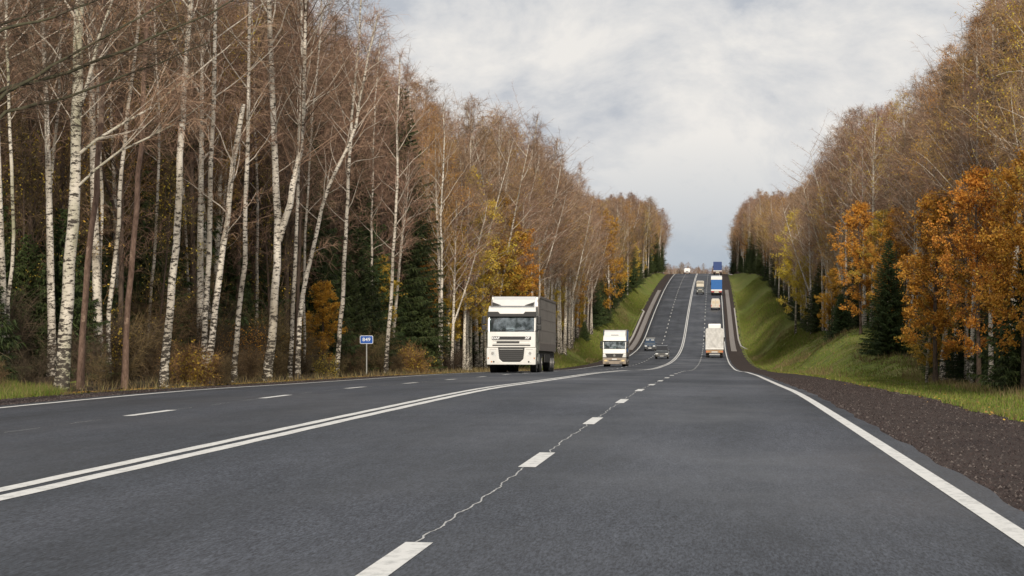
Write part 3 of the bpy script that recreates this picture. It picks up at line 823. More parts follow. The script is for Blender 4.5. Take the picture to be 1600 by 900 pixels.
        for (y0, y1, z0, z1) in ((0.30, 0.32, 1.1, zs), (1.25, 1.27, 1.1, zt), (0.3, 1.27, 1.1, 1.12)):
            d.box(min(xs_ - 0.004, xs_ + 0.004), max(xs_ - 0.004, xs_ + 0.004), y0, y1, z0, z1)
        d.build('door_seam', BLACKP, t)
        MB().box(min(s * (hw + 0.0), s * (hw + 0.03)), max(s * hw, s * (hw + 0.03)), 1.05, 1.2, 1.55, 1.60).build('door_handle', BLACKP, t)
        MB().box(min(s * (hw - 0.25), s * hw), max(s * (hw - 0.25), s * hw), 0.35, 0.95, 0.35, 0.98).build('step', CHAS, t, 0.03)
        MB().box(min(s * (hw - 0.4), s * (hw - 0.02)), max(s * (hw - 0.4), s * (hw - 0.02)), 2.3, 3.6, 0.45, 1.0).build('fuel_tank', STEEL, t, 0.08)
        # mudguards
        MB().box(min(s * (hw - 0.42), s * (hw - 0.01)), max(s * (hw - 0.42), s * (hw - 0.01)), 0.9, 2.0, 1.0, 1.08).build('mudguard', CHAS, t)
    ch = MB(); ch.box(-0.45, 0.45, 0.4, 6.2, 0.62, 0.95); ch.build('chassis', CHAS, t)
    for s in (-1, 1):
        wheel(t, s * (hw - 0.20), 1.42, 0.50, 0.32)
        wheel(t, s * (hw - 0.32), 5.1, 0.50, 0.56)
    return top

def semitrailer(t, hw, y0, y1, z0, z1, side, frontm, band=None):
    body = MB(); body.box(-hw, hw, y0, y1, z0 + 0.55, z1).build('cargo_body', side, t, 0.03)
    MB().box(-hw - 0.005, hw + 0.005, y0 + 0.01, y1 - 0.01, z0 + 0.05, z0 + 0.545).build('side_board', band or TARPL, t, 0.01)
    MB().box(-hw + 0.02, hw - 0.02, y0 - 0.02, y0 - 0.002, z0 + 0.1, z1 - 0.06).build('front_wall', frontm, t)
    n = int((y1 - y0) / 0.62)
    for s in (-1, 1):   # pleats and straps of the curtain
        for k in range(1, n):
            yy = y0 + (y1 - y0) * k / n
            MB().box(min(s * hw, s * (hw + 0.018)), max(s * hw, s * (hw + 0.018)), yy - 0.03, yy + 0.03, z0 + 0.45, z1 - 0.12).build('curtain_strap', side, t)
        for zz in (z0 + 1.15, z0 + 1.75, z0 + 2.3):
            MB().box(min(s * hw, s * (hw + 0.010)), max(s * hw, s * (hw + 0.010)), y0 + 0.1, y1 - 0.1, zz, zz + 0.03).build('curtain_rib', TARPL, t)
        MB().box(min(s * (hw - 0.06), s * (hw + 0.02)), max(s * (hw - 0.06), s * (hw + 0.02)), y0, y1, z1 - 0.09, z1 + 0.03).build('roof_rail', TARPL, t)
    MB().box(-hw + 0.1, hw - 0.1, y0 + 0.3, y1 - 0.1, z0 - 0.28, z0 + 0.04).build('trailer_chassis', CHAS, t)
    MB().box(-hw + 0.05, hw - 0.05, y1 - 0.1, y1, 0.5, 0.62).build('rear_bar', CHAS, t)
    for s in (-1, 1):
        for dy in (4.2, 2.9, 1.6): wheel(t, s * (hw - 0.25), y1 - dy, 0.50, 0.42)
        MB().box(min(s * (hw - 0.06), s * (hw - 0.02)), max(s * (hw - 0.06), s * (hw - 0.02)), y0 + 4.2, y1 - 5.0, 0.55, 1.0).build('side_guard', CHAS, t)
        MB().box(s * 0.8 - 0.06, s * 0.8 + 0.06, y0 + 2.7, y0 + 2.85, 0.3, 1.0).build('landing_leg', CHAS, t)

# white lorry with the long trailer
t = empty('articulated_lorry'); tag(t, 'large white articulated lorry with black lower grille and grey curtain trailer, nearest oncoming vehicle', 'lorry')
tractor(t, 1.27, CABW, 'a')
semitrailer(t, 1.275, 2.95, 16.5, 1.12, 4.08, TARPG, TARPL)
# wind deflector in front of the trailer top, side wings
d = MB(); d.prism([(0.95, 3.50), (2.8, 3.50), (2.85, 4.06), (2.2, 4.04), (1.5, 3.86)], -1.13, 1.13).build('roof_deflector', CABW, t, 0.05)
for s in (-1, 1):
    MB().hexa([(s * 1.27, 2.25, 1.3), (s * 1.20, 2.25, 1.3), (s * 1.20, 2.75, 1.3), (s * 1.27, 2.75, 1.3),
               (s * 1.27, 2.25, 3.9), (s * 1.20, 2.25, 3.9), (s * 1.20, 2.75, 3.95), (s * 1.27, 2.75, 3.95)]).build('side_fairing', TARPL, t)
    MB().hexa([(s * 1.22, 2.2, 3.45), (s * 0.62, 2.2, 3.50), (s * 0.62, 2.8, 3.50), (s * 1.22, 2.8, 3.45),
               (s * 1.24, 2.3, 4.02), (s * 1.15, 2.3, 4.02), (s * 1.15, 2.85, 4.03), (s * 1.24, 2.85, 4.03)]).build('deflector_wing', CABW, t, 0.02)
MB().box(-1.16, 1.16, 0.52, 0.60, 3.485, 3.515).build('roof_seam', BLACKP, t)
for s in (-1, 1):
    MB().hexa([(s * 1.10, 0.93, 3.56), (s * 0.62, 0.93, 3.56), (s * 0.62, 0.98, 3.56), (s * 1.10, 0.98, 3.56),
               (s * 1.12, 1.16, 3.72), (s * 1.08, 1.16, 3.72), (s * 1.08, 1.2, 3.72), (s * 1.12, 1.2, 3.72)]).build('deflector_shade', CHAS, t)  # dark wedges added to imitate shade on the deflector wings
place(t, 128, px=799)

# the second lorry
t = empty('box_lorry'); tag(t, 'white cab lorry with taupe bumper and blue-edged box, behind the large white lorry', 'lorry')
tractor(t, 1.24, CABW2, 'b')
semitrailer(t, 1.25, 2.75, 10.2, 1.0, 3.98, TARPG, TARPL)
for s in (-1, 1): MB().box(min(s * 1.25, s * 1.275), max(s * 1.25, s * 1.275), 2.78, 5.2, 1.55, 3.88).build('blue_panel', BLUET, t)
MB().prism([(0.9, 3.34), (2.6, 3.34), (2.65, 3.92), (2.0, 3.90), (1.4, 3.72)], -1.15, 1.15).build('roof_deflector', CABW2, t, 0.05)
MB().box(-0.4, 0.4, 0.88, 1.0, 3.36, 3.42).build('deflector_slot', BLACKP, t)
place(t, 263, px=960)

def car(name, label, cat, w, h, L, paintm, wh, roof, kind, y, px, facing='front'):
    t = empty(name); tag(t, label, cat)
    hw = w / 2; b = 0.32; wl = h * 0.56
    if kind == 'suv':
        lower = [(0.0, b + 0.05), (L, b + 0.05), (L, wl), (1.05, wl + 0.03), (0.12, wl - 0.12), (0.0, wl - 0.25)]
        gh = [(1.0, wl), (L - 0.06, wl), (L - 0.25, h - 0.06), (L - 0.6, h), (1.95, h), (1.65, h - 0.05)]
        ws = ((1.05, wl + 0.03), (1.68, h - 0.09))
    elif kind == 'mpv':
        lower = [(0.0, b), (L, b), (L, wl), (0.95, wl + 0.02), (0.15, wl - 0.18), (0.0, wl - 0.34)]
        gh = [(0.85, wl), (L - 0.04, wl), (L - 0.18, h - 0.08), (L - 0.5, h), (2.0, h), (1.7, h - 0.06)]
        ws = ((0.90, wl + 0.03), (1.74, h - 0.10))
    MB().prism(lower, -hw, hw).build('body', paintm, t, 0.07)
    MB().prism(gh, -hw + 0.04, hw - 0.04, (wl, 0.16)).build('cabin', paintm, t, 0.06)
    (ya, za), (yb, zb) = ws
    wa = hw - 0.14; wb = (hw - 0.04) * (1 - 0.16 * (zb - wl)) - 0.08
    MB().hexa([(-wa, ya - 0.03, za), (wa, ya - 0.03, za), (wa, ya + 0.03, za), (-wa, ya + 0.03, za),
               (-wb, yb - 0.03, zb), (wb, yb - 0.03, zb), (wb, yb + 0.03, zb), (-wb, yb + 0.03, zb)]).build('windscreen', DGLASS, t)
    for s in (-1, 1):
        for (y0, y1) in ((1.9, 2.75), (2.85, L - 0.95)):
            xa = (hw - 0.04); xb = (hw - 0.04) * (1 - 0.16 * (h - 0.15 - wl))
            MB().hexa([(s * (xa - 0.02), y0, wl + 0.05), (s * (xa + 0.012), y0, wl + 0.05), (s * (xa + 0.012), y1, wl + 0.05), (s * (xa - 0.02), y1, wl + 0.05),
                       (s * (xb - 0.02), y0 + 0.05, h - 0.15), (s * (xb + 0.012), y0 + 0.05, h - 0.15), (s * (xb + 0.012), y1, h - 0.15), (s * (xb - 0.02), y1, h - 0.15)]).build('side_window', DGLASS, t)
        MB().box(s * (hw - 0.24) - 0.20, s * (hw - 0.24) + 0.20, -0.03, 0.15, wl - 0.42, wl - 0.24).build('headlight', LAMPG, t, 0.04)
        MB().cyl((s * (hw - 0.3), -0.045, b + 0.2), 0.08, 0.03, 'y', 14).build('fog_light', LAMPG, t)
        MB().box(min(s * hw, s * (hw + 0.17)), max(s * hw, s * (hw + 0.17)), 1.2, 1.3, wl + 0.05, wl + 0.22).build('mirror', paintm, t, 0.03)
        for wy in (0.85, L - 0.85): wheel(t, s * (hw - 0.12), wy, wh, 0.24)
        MB().cyl((s * (hw - 0.22), (roof[0] + roof[1]) / 2, h + 0.05), 0.022, (roof[1] - roof[0]) / 2, 'y', 8).build('roof_rail', STEEL, t)
    if kind == 'suv':
        g = MB().box(-hw + 0.46, hw - 0.46, -0.03, 0.1, wl - 0.44, wl - 0.22).build('grille', BLACKP, t)
        for k in range(3): MB().box(-hw + 0.48, hw - 0.48, -0.05, 0.0, wl - 0.42 + k * 0.07, wl - 0.395 + k * 0.07).build('grille_bar', STEEL, g)
        MB().box(-hw + 0.05, hw - 0.05, -0.10, 0.3, b, b + 0.34).build('bumper', paint('bumper_grey', (0.05, 0.047, 0.044), 0.5), t, 0.04)
        bar = MB(); bar.cyl((0, -0.16, wl - 0.28), 0.03, hw * 0.45, 'x', 8); bar.cyl((0, -0.16, b + 0.16), 0.03, hw * 0.62, 'x', 8)
        for s in (-1, 1): bar.cyl((s * hw * 0.45, -0.16, (wl - 0.28 + b + 0.12) / 2), 0.03, (wl - 0.4 - b) / 2, 'z', 8)
        bar.build('bull_bar', paint('bar_metal', (0.22, 0.22, 0.22), 0.4, 0.3), t)
    else:
        MB().box(-hw + 0.46, hw - 0.46, -0.02, 0.1, wl - 0.42, wl - 0.32).build('grille', BLACKP, t)
        MB().cyl((0, -0.04, wl - 0.34), 0.06, 0.02, 'y', 14).build('badge', STEEL, t)
        MB().box(-hw + 0.05, hw - 0.05, -0.08, 0.3, b - 0.04, b + 0.30).build('bumper', paint('bumper_dark', (0.03, 0.032, 0.036), 0.5), t, 0.04)
        rk = MB()
        for yy in (roof[0] + 0.2, roof[1] - 0.2): rk.box(-hw + 0.15, hw - 0.15, yy - 0.03, yy + 0.03, h + 0.06, h + 0.09)
        rk.build('roof_rack', STEEL, t)
        for s in (-1, 1): MB().box(s * 0.42 - 0.26, s * 0.42 + 0.26, ya + 0.45, ya + 0.52, h - 0.27, h - 0.15).build('sun_visor', PLATE, t)
    MB().box(-0.26, 0.26, -0.13, -0.08, b + 0.05, b + 0.18).build('number_plate', PLATE, t)
    place(t, y, px=px)
car('passenger_van', 'dark blue minivan with roof rack driving down the hill, left of the black off-roader', 'minivan', 1.86, 1.98, 4.6, BLUEC, 0.33, (1.9, 4.2), 'mpv', 413, 1015.5)
car('offroad_car', 'black off-road car with silver bull bar and roof rails, coming down the hill', 'car', 1.90, 1.90, 4.5, BLACKC, 0.38, (1.9, 4.1), 'suv', 352, 1034)

# ---- vehicles driving away (rear faces the camera)
def rear_wheels(t, hw, L, r=0.48, yr_=1.1):
    for s in (-1, 1):
        wheel(t, s * (hw - 0.30), yr_, r, 0.50); wheel(t, s * (hw - 0.22), L - 1.4, r, 0.30)
def rear_frame(t, hw, L, z0):
    MB().box(-0.45, 0.45, 0.1, L - 0.4, z0 - 0.35, z0 - 0.05).build('chassis', CHAS, t)
# canvas lorry
t = empty('canvas_lorry'); tag(t, 'lorry with creased cream canvas back and orange tail lights, driving away at the hill foot', 'lorry')
hw, zt = 1.33, 4.35
V = []; F = []; nx, nz = 25, 33
rc = np.random.default_rng(5)
for j in range(nz):
    for i in range(nx):
        u, v = i / (nx - 1), j / (nz - 1)
        x = -hw + 2 * hw * u; z = 1.42 + (zt - 1.42) * v
        f = 0.05 * math.sin(9 * u + 7 * v + 2 * math.sin(5 * v)) * math.sin(math.pi * u) + 0.035 * math.sin(16 * u - 11 * v + 2 * u) * math.sin(math.pi * v) + 0.02 * math.sin(34 * u + 22 * v)
        if v > 0.93: x *= 1 - 0.10 * (v - 0.93) / 0.07
        V.append((x, -0.05 - f, z))
for j in range(nz - 1):
    for i in range(nx - 1):
        a = j * nx + i; F.append((a, a + 1, a + nx + 1, a + nx))
me = bpy.data.meshes.new('canvas_flap'); me.from_pydata(V, [], F); me.materials.append(TARPC); me.shade_smooth(); mobj('canvas_flap', me, t)
MB().prism_y([(-hw, 1.40), (hw, 1.40), (hw, zt - 0.2), (hw - 0.14, zt), (-hw + 0.14, zt), (-hw, zt - 0.2)], 0.06, 6.6).build('canvas_cover', TARPC, t, 0.05)
MB().box(-hw - 0.02, hw + 0.02, -0.08, 6.6, 1.22, 1.42).build('cargo_bed', CABW, t, 0.02)
MB().prism([(6.9, 3.6), (8.2, 3.6), (7.9, 3.9), (7.0, 5.0), (6.8, 5.0)], -0.95, 0.95).build('roof_deflector', CABW2, t, 0.12)
MB().box(-1.24, 1.24, 6.75, 8.9, 1.0, 3.6).build('cab', CABW, t, 0.08)
MB().box(-hw + 0.06, hw - 0.06, -0.02, 0.25, 0.70, 1.16).build('tail_board', paint('tan_board', (0.34, 0.22, 0.12), 0.6), t, 0.02)
for s in (-1, 1):
    MB().box(s * 0.98 - 0.28, s * 0.98 + 0.28, -0.06, 0.0, 0.82, 1.0).build('tail_light', ORL, t, 0.02)
    MB().box(s * 1.2 - 0.06, s * 1.2 + 0.06, -0.065, 0.0, 0.80, 0.95).build('tail_light', REDL, t, 0.01)
    MB().box(min(s * 1.2, s * 1.55), max(s * 1.2, s * 1.55), 8.3, 8.5, 2.3, 2.95).build('mirror', BLACKP, t, 0.03)
MB().box(-0.45, 0.45, -0.07, -0.02, 0.78, 0.92).build('number_plate', PLATE, t)
MB().box(-0.8, 0.8, -0.06, 0.0, 0.42, 0.54).build('underrun_bar', STEEL, t)
rear_frame(t, hw, 8.9, 1.2); rear_wheels(t, 1.3, 8.9)
place(t, 366, px=1116.5)

# cream van
t = empty('delivery_van'); tag(t, 'cream panel van with rounded roof seen from behind, between the canvas and blue lorries', 'van')
MB().prism_y([(-0.98, 0.45), (0.98, 0.45), (1.02, 1.2), (0.94, 2.1), (0.72, 2.38), (-0.72, 2.38), (-0.94, 2.1), (-1.02, 1.2)], 0.0, 4.2).build('body', CREAM, t, 0.06)
MB().prism([(4.2, 0.45), (5.3, 0.45), (5.3, 1.05), (4.9, 1.3), (4.2, 2.2)], -0.97, 0.97).build('bonnet', CREAM, t, 0.05)
MB().box(-0.012, 0.012, -0.012, 0.0, 0.6, 2.3).build('door_seam', BLACKP, t)
for s in (-1, 1):
    MB().box(s * 0.42 - 0.3, s * 0.42 + 0.3, -0.010, 0.0, 1.45, 2.0).build('rear_door', paint('door_cream', (0.60, 0.50, 0.36), 0.5), t, 0.004)
    MB().box(s * 0.93 - 0.06, s * 0.93 + 0.06, -0.02, 0.0, 0.75, 1.15).build('tail_light', REDL, t, 0.01)
    for wy in (0.8, 4.3): wheel(t, s * 0.85, wy, 0.36, 0.24)
    MB().box(min(s * 1.0, s * 1.2), max(s * 1.0, s * 1.2), 4.2, 4.35, 1.5, 1.8).build('mirror', BLACKP, t, 0.02)
MB().box(-1.0, 1.0, -0.08, 0.2, 0.38, 0.55).build('bumper', BLACKP, t, 0.02)
MB().box(-0.26, 0.26, -0.025, -0.005, 0.62, 0.74).build('number_plate', PLATE, t)
place(t, 551, px=1118)

# blue and white lorry
def back_lorry(label, body, top_band, sizes, y, px, low):
    t = empty('covered_lorry'); tag(t, label, 'lorry')
    hw, H, L = sizes
    MB().box(-hw, hw, 0.0, L - 2.4, 1.15, H).build('cargo_body', body, t, 0.04)
    if top_band: MB().box(-hw - 0.01, hw + 0.01, -0.02, L - 2.4, H - 0.62, H + 0.02).build('roof_band', top_band, t, 0.03)
    MB().box(-hw - 0.01, hw + 0.01, -0.03, 0.3, 1.15, 1.50).build('tail_band', low, t, 0.02)
    MB().box(-hw + 0.05, hw - 0.05, -0.01, 0.2, 0.62, 1.13).build('light_board', CHAS, t, 0.02)
    for s in (-1, 1):
        MB().box(s * (hw - 0.42) - 0.34, s * (hw - 0.42) + 0.34, -0.04, 0.0, 0.85 if top_band else 0.98, 1.05).build('tail_light', REDL, t, 0.02)
        MB().box(min(s * 1.2, s * 1.55), max(s * 1.2, s * 1.55), L - 0.6, L - 0.4, 2.2, 2.9).build('mirror', BLACKP, t, 0.03)
    MB().box(-0.55, 0.55, -0.05, 0.0, 0.75, 1.02).build('number_plate', paint('plate_cream', (0.75, 0.70, 0.55), 0.5), t)
    MB().box(-1.24, 1.24, L - 2.3, L, 0.9, 3.4).build('cab', CABW, t, 0.08)
    for k in range(1, int(L / 1.2) - 2):
        for s in (-1, 1): MB().box(min(s * hw, s * (hw + 0.02)), max(s * hw, s * (hw + 0.02)), k * 1.2 - 0.03, k * 1.2 + 0.03, 1.5, H - 0.65).build('curtain_strap', body, t)
    rear_frame(t, hw, L, 1.15); rear_wheels(t, hw, L)
    place(t, y, px=px)
back_lorry('lorry with bright blue back and white roof band climbing the hill', BLUET, CABW2, (1.37, 4.6, 12.0), 618, 1119.6, CABW2)
back_lorry('lorry with dark blue back cresting the hilltop, farthest vehicle on the right lane', BLUED, None, (1.40, 4.25, 12.0), 812, 1121.2, TARPC)

# small flatbed lorry with canopy, oncoming
t = empty('canopy_truck'); tag(t, 'small dark oncoming truck with a cream canopy, beside the blue and white lorry', 'truck')
MB().box(-0.95, 0.95, 1.9, 6.0, 1.0, 3.2).build('canopy', CREAM, t, 0.08)
MB().box(-0.97, 0.97, 1.88, 1.9, 2.75, 2.88).build('canopy_rib', BROWNB, t)
MB().box(-0.80, 0.80, 1.5, 3.2, 3.2, 3.38).build('canopy_top', CREAM, t, 0.06)
MB().prism([(0.0, 0.45), (1.8, 0.45), (1.8, 1.95), (1.0, 1.95), (0.62, 1.25), (0.05, 1.1)], -0.93, 0.93).build('cab', paint('dark_green_cab', (0.035, 0.040, 0.036), 0.4), t, 0.05)
MB().hexa([(-0.78, 0.60, 1.28), (0.78, 0.60, 1.28), (0.78, 0.64, 1.28), (-0.78, 0.64, 1.28), (-0.7, 0.95, 1.85), (0.7, 0.95, 1.85), (0.7, 0.99, 1.85), (-0.7, 0.99, 1.85)]).build('windscreen', DGLASS, t)
MB().box(-0.50, 0.50, 0.1, 0.5, 1.22, 1.36).build('bonnet_patch', CREAM, t, 0.03)
for s in (-1, 1):
    MB().cyl((s * 0.68, -0.03, 0.9), 0.11, 0.03, 'y', 14).build('headlight', LAMPG, t)
    for wy in (0.7, 4.9): wheel(t, s * 0.80, wy, 0.38, 0.26)
    MB().box(min(s * 0.95, s * 1.15), max(s * 0.95, s * 1.15), 0.9, 1.0, 1.35, 1.7).build('mirror', BLACKP, t, 0.02)
MB().box(-0.95, 0.95, -0.08, 0.1, 0.45, 0.62).build('bumper', CHAS, t, 0.02)
place(t, 622, px=1094)

# white van at the crest
t = empty('white_van'); tag(t, 'small white van coming over the hilltop, farthest oncoming vehicle', 'van')
MB().prism([(0.0, 0.35), (4.6, 0.35), (4.6, 1.9), (1.5, 1.9), (0.85, 1.2), (0.08, 1.02)], -1.0, 1.0, (1.1, 0.14)).build('body', CABW2, t, 0.08)
MB().hexa([(-0.85, 0.86, 1.2), (0.85, 0.86, 1.2), (0.85, 0.95, 1.2), (-0.85, 0.95, 1.2), (-0.74, 1.42, 1.78), (0.74, 1.42, 1.78), (0.74, 1.5, 1.78), (-0.74, 1.5, 1.78)]).build('windscreen', DGLASS, t)
MB().box(-0.45, 0.45, -0.04, 0.1, 0.65, 0.88).build('grille', BLACKP, t)
for s in (-1, 1):
    MB().box(s * 0.78 - 0.16, s * 0.78 + 0.16, -0.03, 0.1, 0.75, 0.95).build('headlight', LAMPG, t, 0.02)
    MB().box(min(s * 0.98, s * 1.22), max(s * 0.98, s * 1.22), 1.1, 1.2, 1.2, 1.42).build('mirror', CABW2, t, 0.02)
    for wy in (0.8, 3.8): wheel(t, s * 0.85, wy, 0.34, 0.24)
MB().box(-0.95, 0.95, -0.06, 0.1, 0.35, 0.5).build('bumper', BLACKP, t, 0.02)
place(t, 842, px=1073.6)

# ------------------------------------------------------------------ trees
def tube_mesh(paths, sides):
    """paths: list of (P (n,3), r (n,)); returns V, Fquads"""
    Vs = []; Fs = []; b = 0
    ang = np.arange(sides) * 2 * math.pi / sides
    ca, sa = np.cos(ang), np.sin(ang)
    for P, r in paths:
        n = len(P)
        T = np.gradient(P, axis=0)
        T /= np.linalg.norm(T, axis=1)[:, None] + 1e-9
        ref = np.array([1.0, 0, 0]) if abs(T[0, 0]) < 0.8 else np.array([0, 1.0, 0])
        U = np.cross(T, ref); U /= np.linalg.norm(U, axis=1)[:, None] + 1e-9
        Wv = np.cross(T, U)
        V = P[:, None, :] + r[:, None, None] * (ca[None, :, None] * U[:, None, :] + sa[None, :, None] * Wv[:, None, :])
        Vs.append(V.reshape(-1, 3))
        idx = b + np.arange(n * sides).reshape(n, sides)
        nx_ = np.roll(idx, -1, axis=1)
        Fs.append(np.stack([idx[:-1], nx_[:-1], nx_[1:], idx[1:]], -1).reshape(-1, 4))
        b += n * sides
    if not Vs: return np.zeros((0, 3)), np.zeros((0, 4), int)
    return np.concatenate(Vs), np.concatenate(Fs)
def unit(v): return v / (np.linalg.norm(v, axis=-1, keepdims=True) + 1e-9)
def ribbons(P, D, Ln, w, r, droop=0.25):
    """thin curved twigs: base P, dir D, length Ln -> quad+tri each"""
    n = len(P)
    S = unit(np.cross(D, r.normal(size=(n, 3)))) * (w / 2)[:, None]
    j = r.normal(size=(n, 3)) * 0.18
    M = P + (D + j) * (Ln * 0.5)[:, None]
    M[:, 2] -= droop * 0.2 * Ln
    Tp = P + (D + j * 0.5) * Ln[:, None]
    Tp[:, 2] -= droop * Ln
    V = np.stack([P - S, P + S, M + S * 0.8, M - S * 0.8, Tp], 1).reshape(-1, 3)
    b = np.arange(n)[:, None] * 5
    return V, b + np.array([[0, 1, 2, 3]]), b + np.array([[3, 2, 4]])
def leafquads(P, size, r):
    n = len(P)
    A = unit(r.normal(size=(n, 3))); B = unit(np.cross(A, r.normal(size=(n, 3))))
    A = A * size[:, None]; B = B * (size * 0.62)[:, None]
    V = np.stack([P - A, P + B * 0.9 - A * 0.1, P + A, P - B * 0.9 + A * 0.2], 1).reshape(-1, 3)
    b = np.arange(n)[:, None] * 4
    return V, b + np.array([[0, 1, 2, 3]])
def branch_path(p, d, L, n, r, up=0.0, wig=0.12):
    P = [p]; d = d / np.linalg.norm(d)
    for k in range(n - 1):
        d = d + r.normal(0, wig, 3) * 0.5; d[2] += up / n
        d = d / np.linalg.norm(d)
        P.append(P[-1] + d * L / (n - 1))
    return np.array(P)
class Geo:
    def __init__(s): s.V = []; s.F = []; s.M = []; s.n = 0
    def add(s, V, Fs, m):
        for F in Fs:
            if len(F): s.F.append(F + s.n); s.M.append(m)
        s.V.append(V); s.n += len(V)
    def mesh(s, name, mats, smooth=False):
        me = np_mesh(name, np.concatenate(s.V), s.F, mats, s.M)
        return me
def trunk_mesh(TP, TR, mat, sides=12, extra=()):
    V, F = tube_mesh([(TP, TR)] + list(extra), sides)
    me = np_mesh('trunk', V, [F], [mat]); me.shade_smooth()
    return me

def bare_crown(TP, TR, seed, H, start=0.32, limbs=46, spread=0.24, rise=(0.5, 1.2), sub=7, twn=18, limbm=PALEB, twm=TWIG, leaves=0, leafm=None,
               leafsize=0.10, leafz=(0.2, 1.0), wtw=0.0145, sub_len=0.55, narrow=0.5, droop=0.25, extra_limbs=()):
    """limbs along a trunk path, sub-branches and fine twigs; returns mesh"""
    r = np.random.default_rng(seed)
    tl = np.concatenate([[0], np.cumsum(np.linalg.norm(np.diff(TP, axis=0), axis=1))])
    Ltot = tl[-1]
    lim = []; subs = []
    ph = r.random() * 6
    for k in range(limbs):
        f = start + (1 - start) * ((k + r.random()) / limbs) ** 0.92
        s = f * Ltot
        p = np.array([np.interp(s, tl, TP[:, i]) for i in range(3)]); rr = float(np.interp(s, tl, TR))
        ph += 2.4 + r.normal(0, 0.35)
        g = (f - start) / (1 - start)
        env = (0.35 + 1.5 * g * (1 - g) * 2 * (1 - narrow * 0.4)) * (1 - 0.75 * g ** 3)
        L = H * spread * env * (0.6 + 0.7 * r.random())
        e = rise[0] + (rise[1] - rise[0]) * r.random()
        d = np.array([math.cos(ph), math.sin(ph), e + 0.7 * g])
        P = branch_path(p, d, L, 6, r, up=0.35, wig=0.30)
        br = max(0.010, min(rr * 0.42, 0.006 + L * 0.008))
        lim.append((P, br * np.linspace(1, 0.22, 6)))
        subs.append((P, br))
    for (P, br) in extra_limbs:
        lim.append((P, br * np.linspace(1, 0.2, len(P)))); subs.append((P, br))
    sb = []; tw = []
    for (P, br) in subs:
        n = len(P); L = np.linalg.norm(P[-1] - P[0])
        ns = max(2, int(sub * (0.5 + L / 4)))
        for q in range(ns):
            u = 0.25 + 0.75 * (q + r.random()) / ns
            i = min(n - 2, int(u * (n - 1))); ff = u * (n - 1) - i
            p = P[i] * (1 - ff) + P[i + 1] * ff
            dd = unit(P[i + 1] - P[i]); side = unit(np.cross(dd, r.normal(size=3)))
            d = dd * 0.7 + side * 0.75 + np.array([0, 0, 0.1])
            l2 = L * sub_len * (1.05 - 0.6 * u) * (0.6 + 0.7 * r.random()) + 0.25
            Q = branch_path(p, d, l2, 4, r, up=0.05)
            sb.append((Q, max(0.006, br * 0.38) * np.linspace(1, 0.3, 4)))
            tw.append(Q)
    # twigs
    g = Geo()
    V, F = tube_mesh(lim, 5); g.add(V, [F], 0)
    V, F = tube_mesh(sb, 3); g.add(V, [F], 1)
    Q = np.array(tw)                              # (m,4,3)
    m = len(Q)
    u = 0.1 + 0.9 * r.random((m, twn)); ii = np.minimum(2, (u * 3).astype(int)); ff = u * 3 - ii
    mi = np.arange(m)[:, None]
    P = Q[mi, ii] * (1 - ff)[..., None] + Q[mi, ii + 1] * ff[..., None]
    D = unit(Q[mi, ii + 1] - Q[mi, ii])
    D = unit(D * 0.8 + r.normal(size=D.shape) * 0.6)
    P = P.reshape(-1, 3); D = D.reshape(-1, 3)
    Ln = (0.35 + 0.65 * r.random(len(P))) * (H / 22) * 0.85
    V, F4, F3 = ribbons(P, D, Ln, np.full(len(P), wtw) * (0.7 + 0.6 * r.random(len(P))), r, droop)
    g.add(V, [F4, F3], 1)
    mats = [limbm, twm]
    if leaves:
        zf = P[:, 2] / H
        ok = np.where((zf > leafz[0]) & (zf < leafz[1]))[0]
        # leaves gather on some branches more than others
        cl = np.repeat(r.random(m) ** 2.2, twn)[ok]
        pick = r.choice(ok, size=leaves, p=cl / cl.sum())
        LP = P[pick] + D[pick] * (Ln[pick] * r.random(leaves))[:, None] + r.normal(0, 0.10, (leaves, 3))
        V, F = leafquads(LP, leafsize * (0.6 + 0.8 * r.random(leaves)), r)
        g.add(V, [F], 2); mats.append(leafm)
    return g.mesh('crown', mats)

def stem_path(H, r, lean=0.03, n=12, bend=0.25):
    z = np.linspace(-0.3, H, n)
    t = z / H
    a, b = r.normal(0, lean, 2) * H
    c1, c2 = r.normal(0, bend, 2)
    x = a * t + c1 * np.sin(t * 4 + r.random() * 6) * t; y = b * t + c2 * np.sin(t * 3.3 + r.random() * 6) * t
    return np.stack([x, y, z], 1)
def taper(n, r0, r1=0.02, flare=1.35):
    t = np.linspace(0, 1, n)
    r = r0 * (1 - t) ** 0.8 + r1
    r[0] *= flare; r[1] *= 1.03
    return r

TPL = {}   # kind -> list of (trunk mesh, crown mesh, height, trunk adjective)
def template(kind, seed, H, r0, bark, **kw):
    r = np.random.default_rng(seed)
    TP = stem_path(H, r, kw.pop('lean', 0.025)); TR = taper(len(TP), r0)
    TP[0, :2] = TP[1, :2]
    fork = kw.pop('fork', None); ex = []; exl = []
    if fork:
        k = int(len(TP) * fork)
        p = TP[k]; a = r.random() * 6.28
        P = branch_path(p, np.array([math.cos(a) * 0.35, math.sin(a) * 0.35, 1.0]), H * (1 - fork) * 0.92, 8, r, up=0.5, wig=0.06)
        ex.append((P, TR[k] * 0.75 * np.linspace(1, 0.12, 8)))
        exl.append((P, TR[k] * 0.3))
        a += 2.6
        for q in range(7):
            u = 2 + q * 0.7; i = int(u); pp = P[i]
            aa = a + q * 2.4
            exl.append((branch_path(pp, np.array([math.cos(aa), math.sin(aa), 0.9]), H * 0.13, 6, r, up=0.3), 0.035))
    tm = trunk_mesh(TP, TR, bark, 10, ex)
    cm = bare_crown(TP, TR, seed + 100, H, extra_limbs=exl, **kw)
    TPL.setdefault(kind, []).append((tm, cm, H))
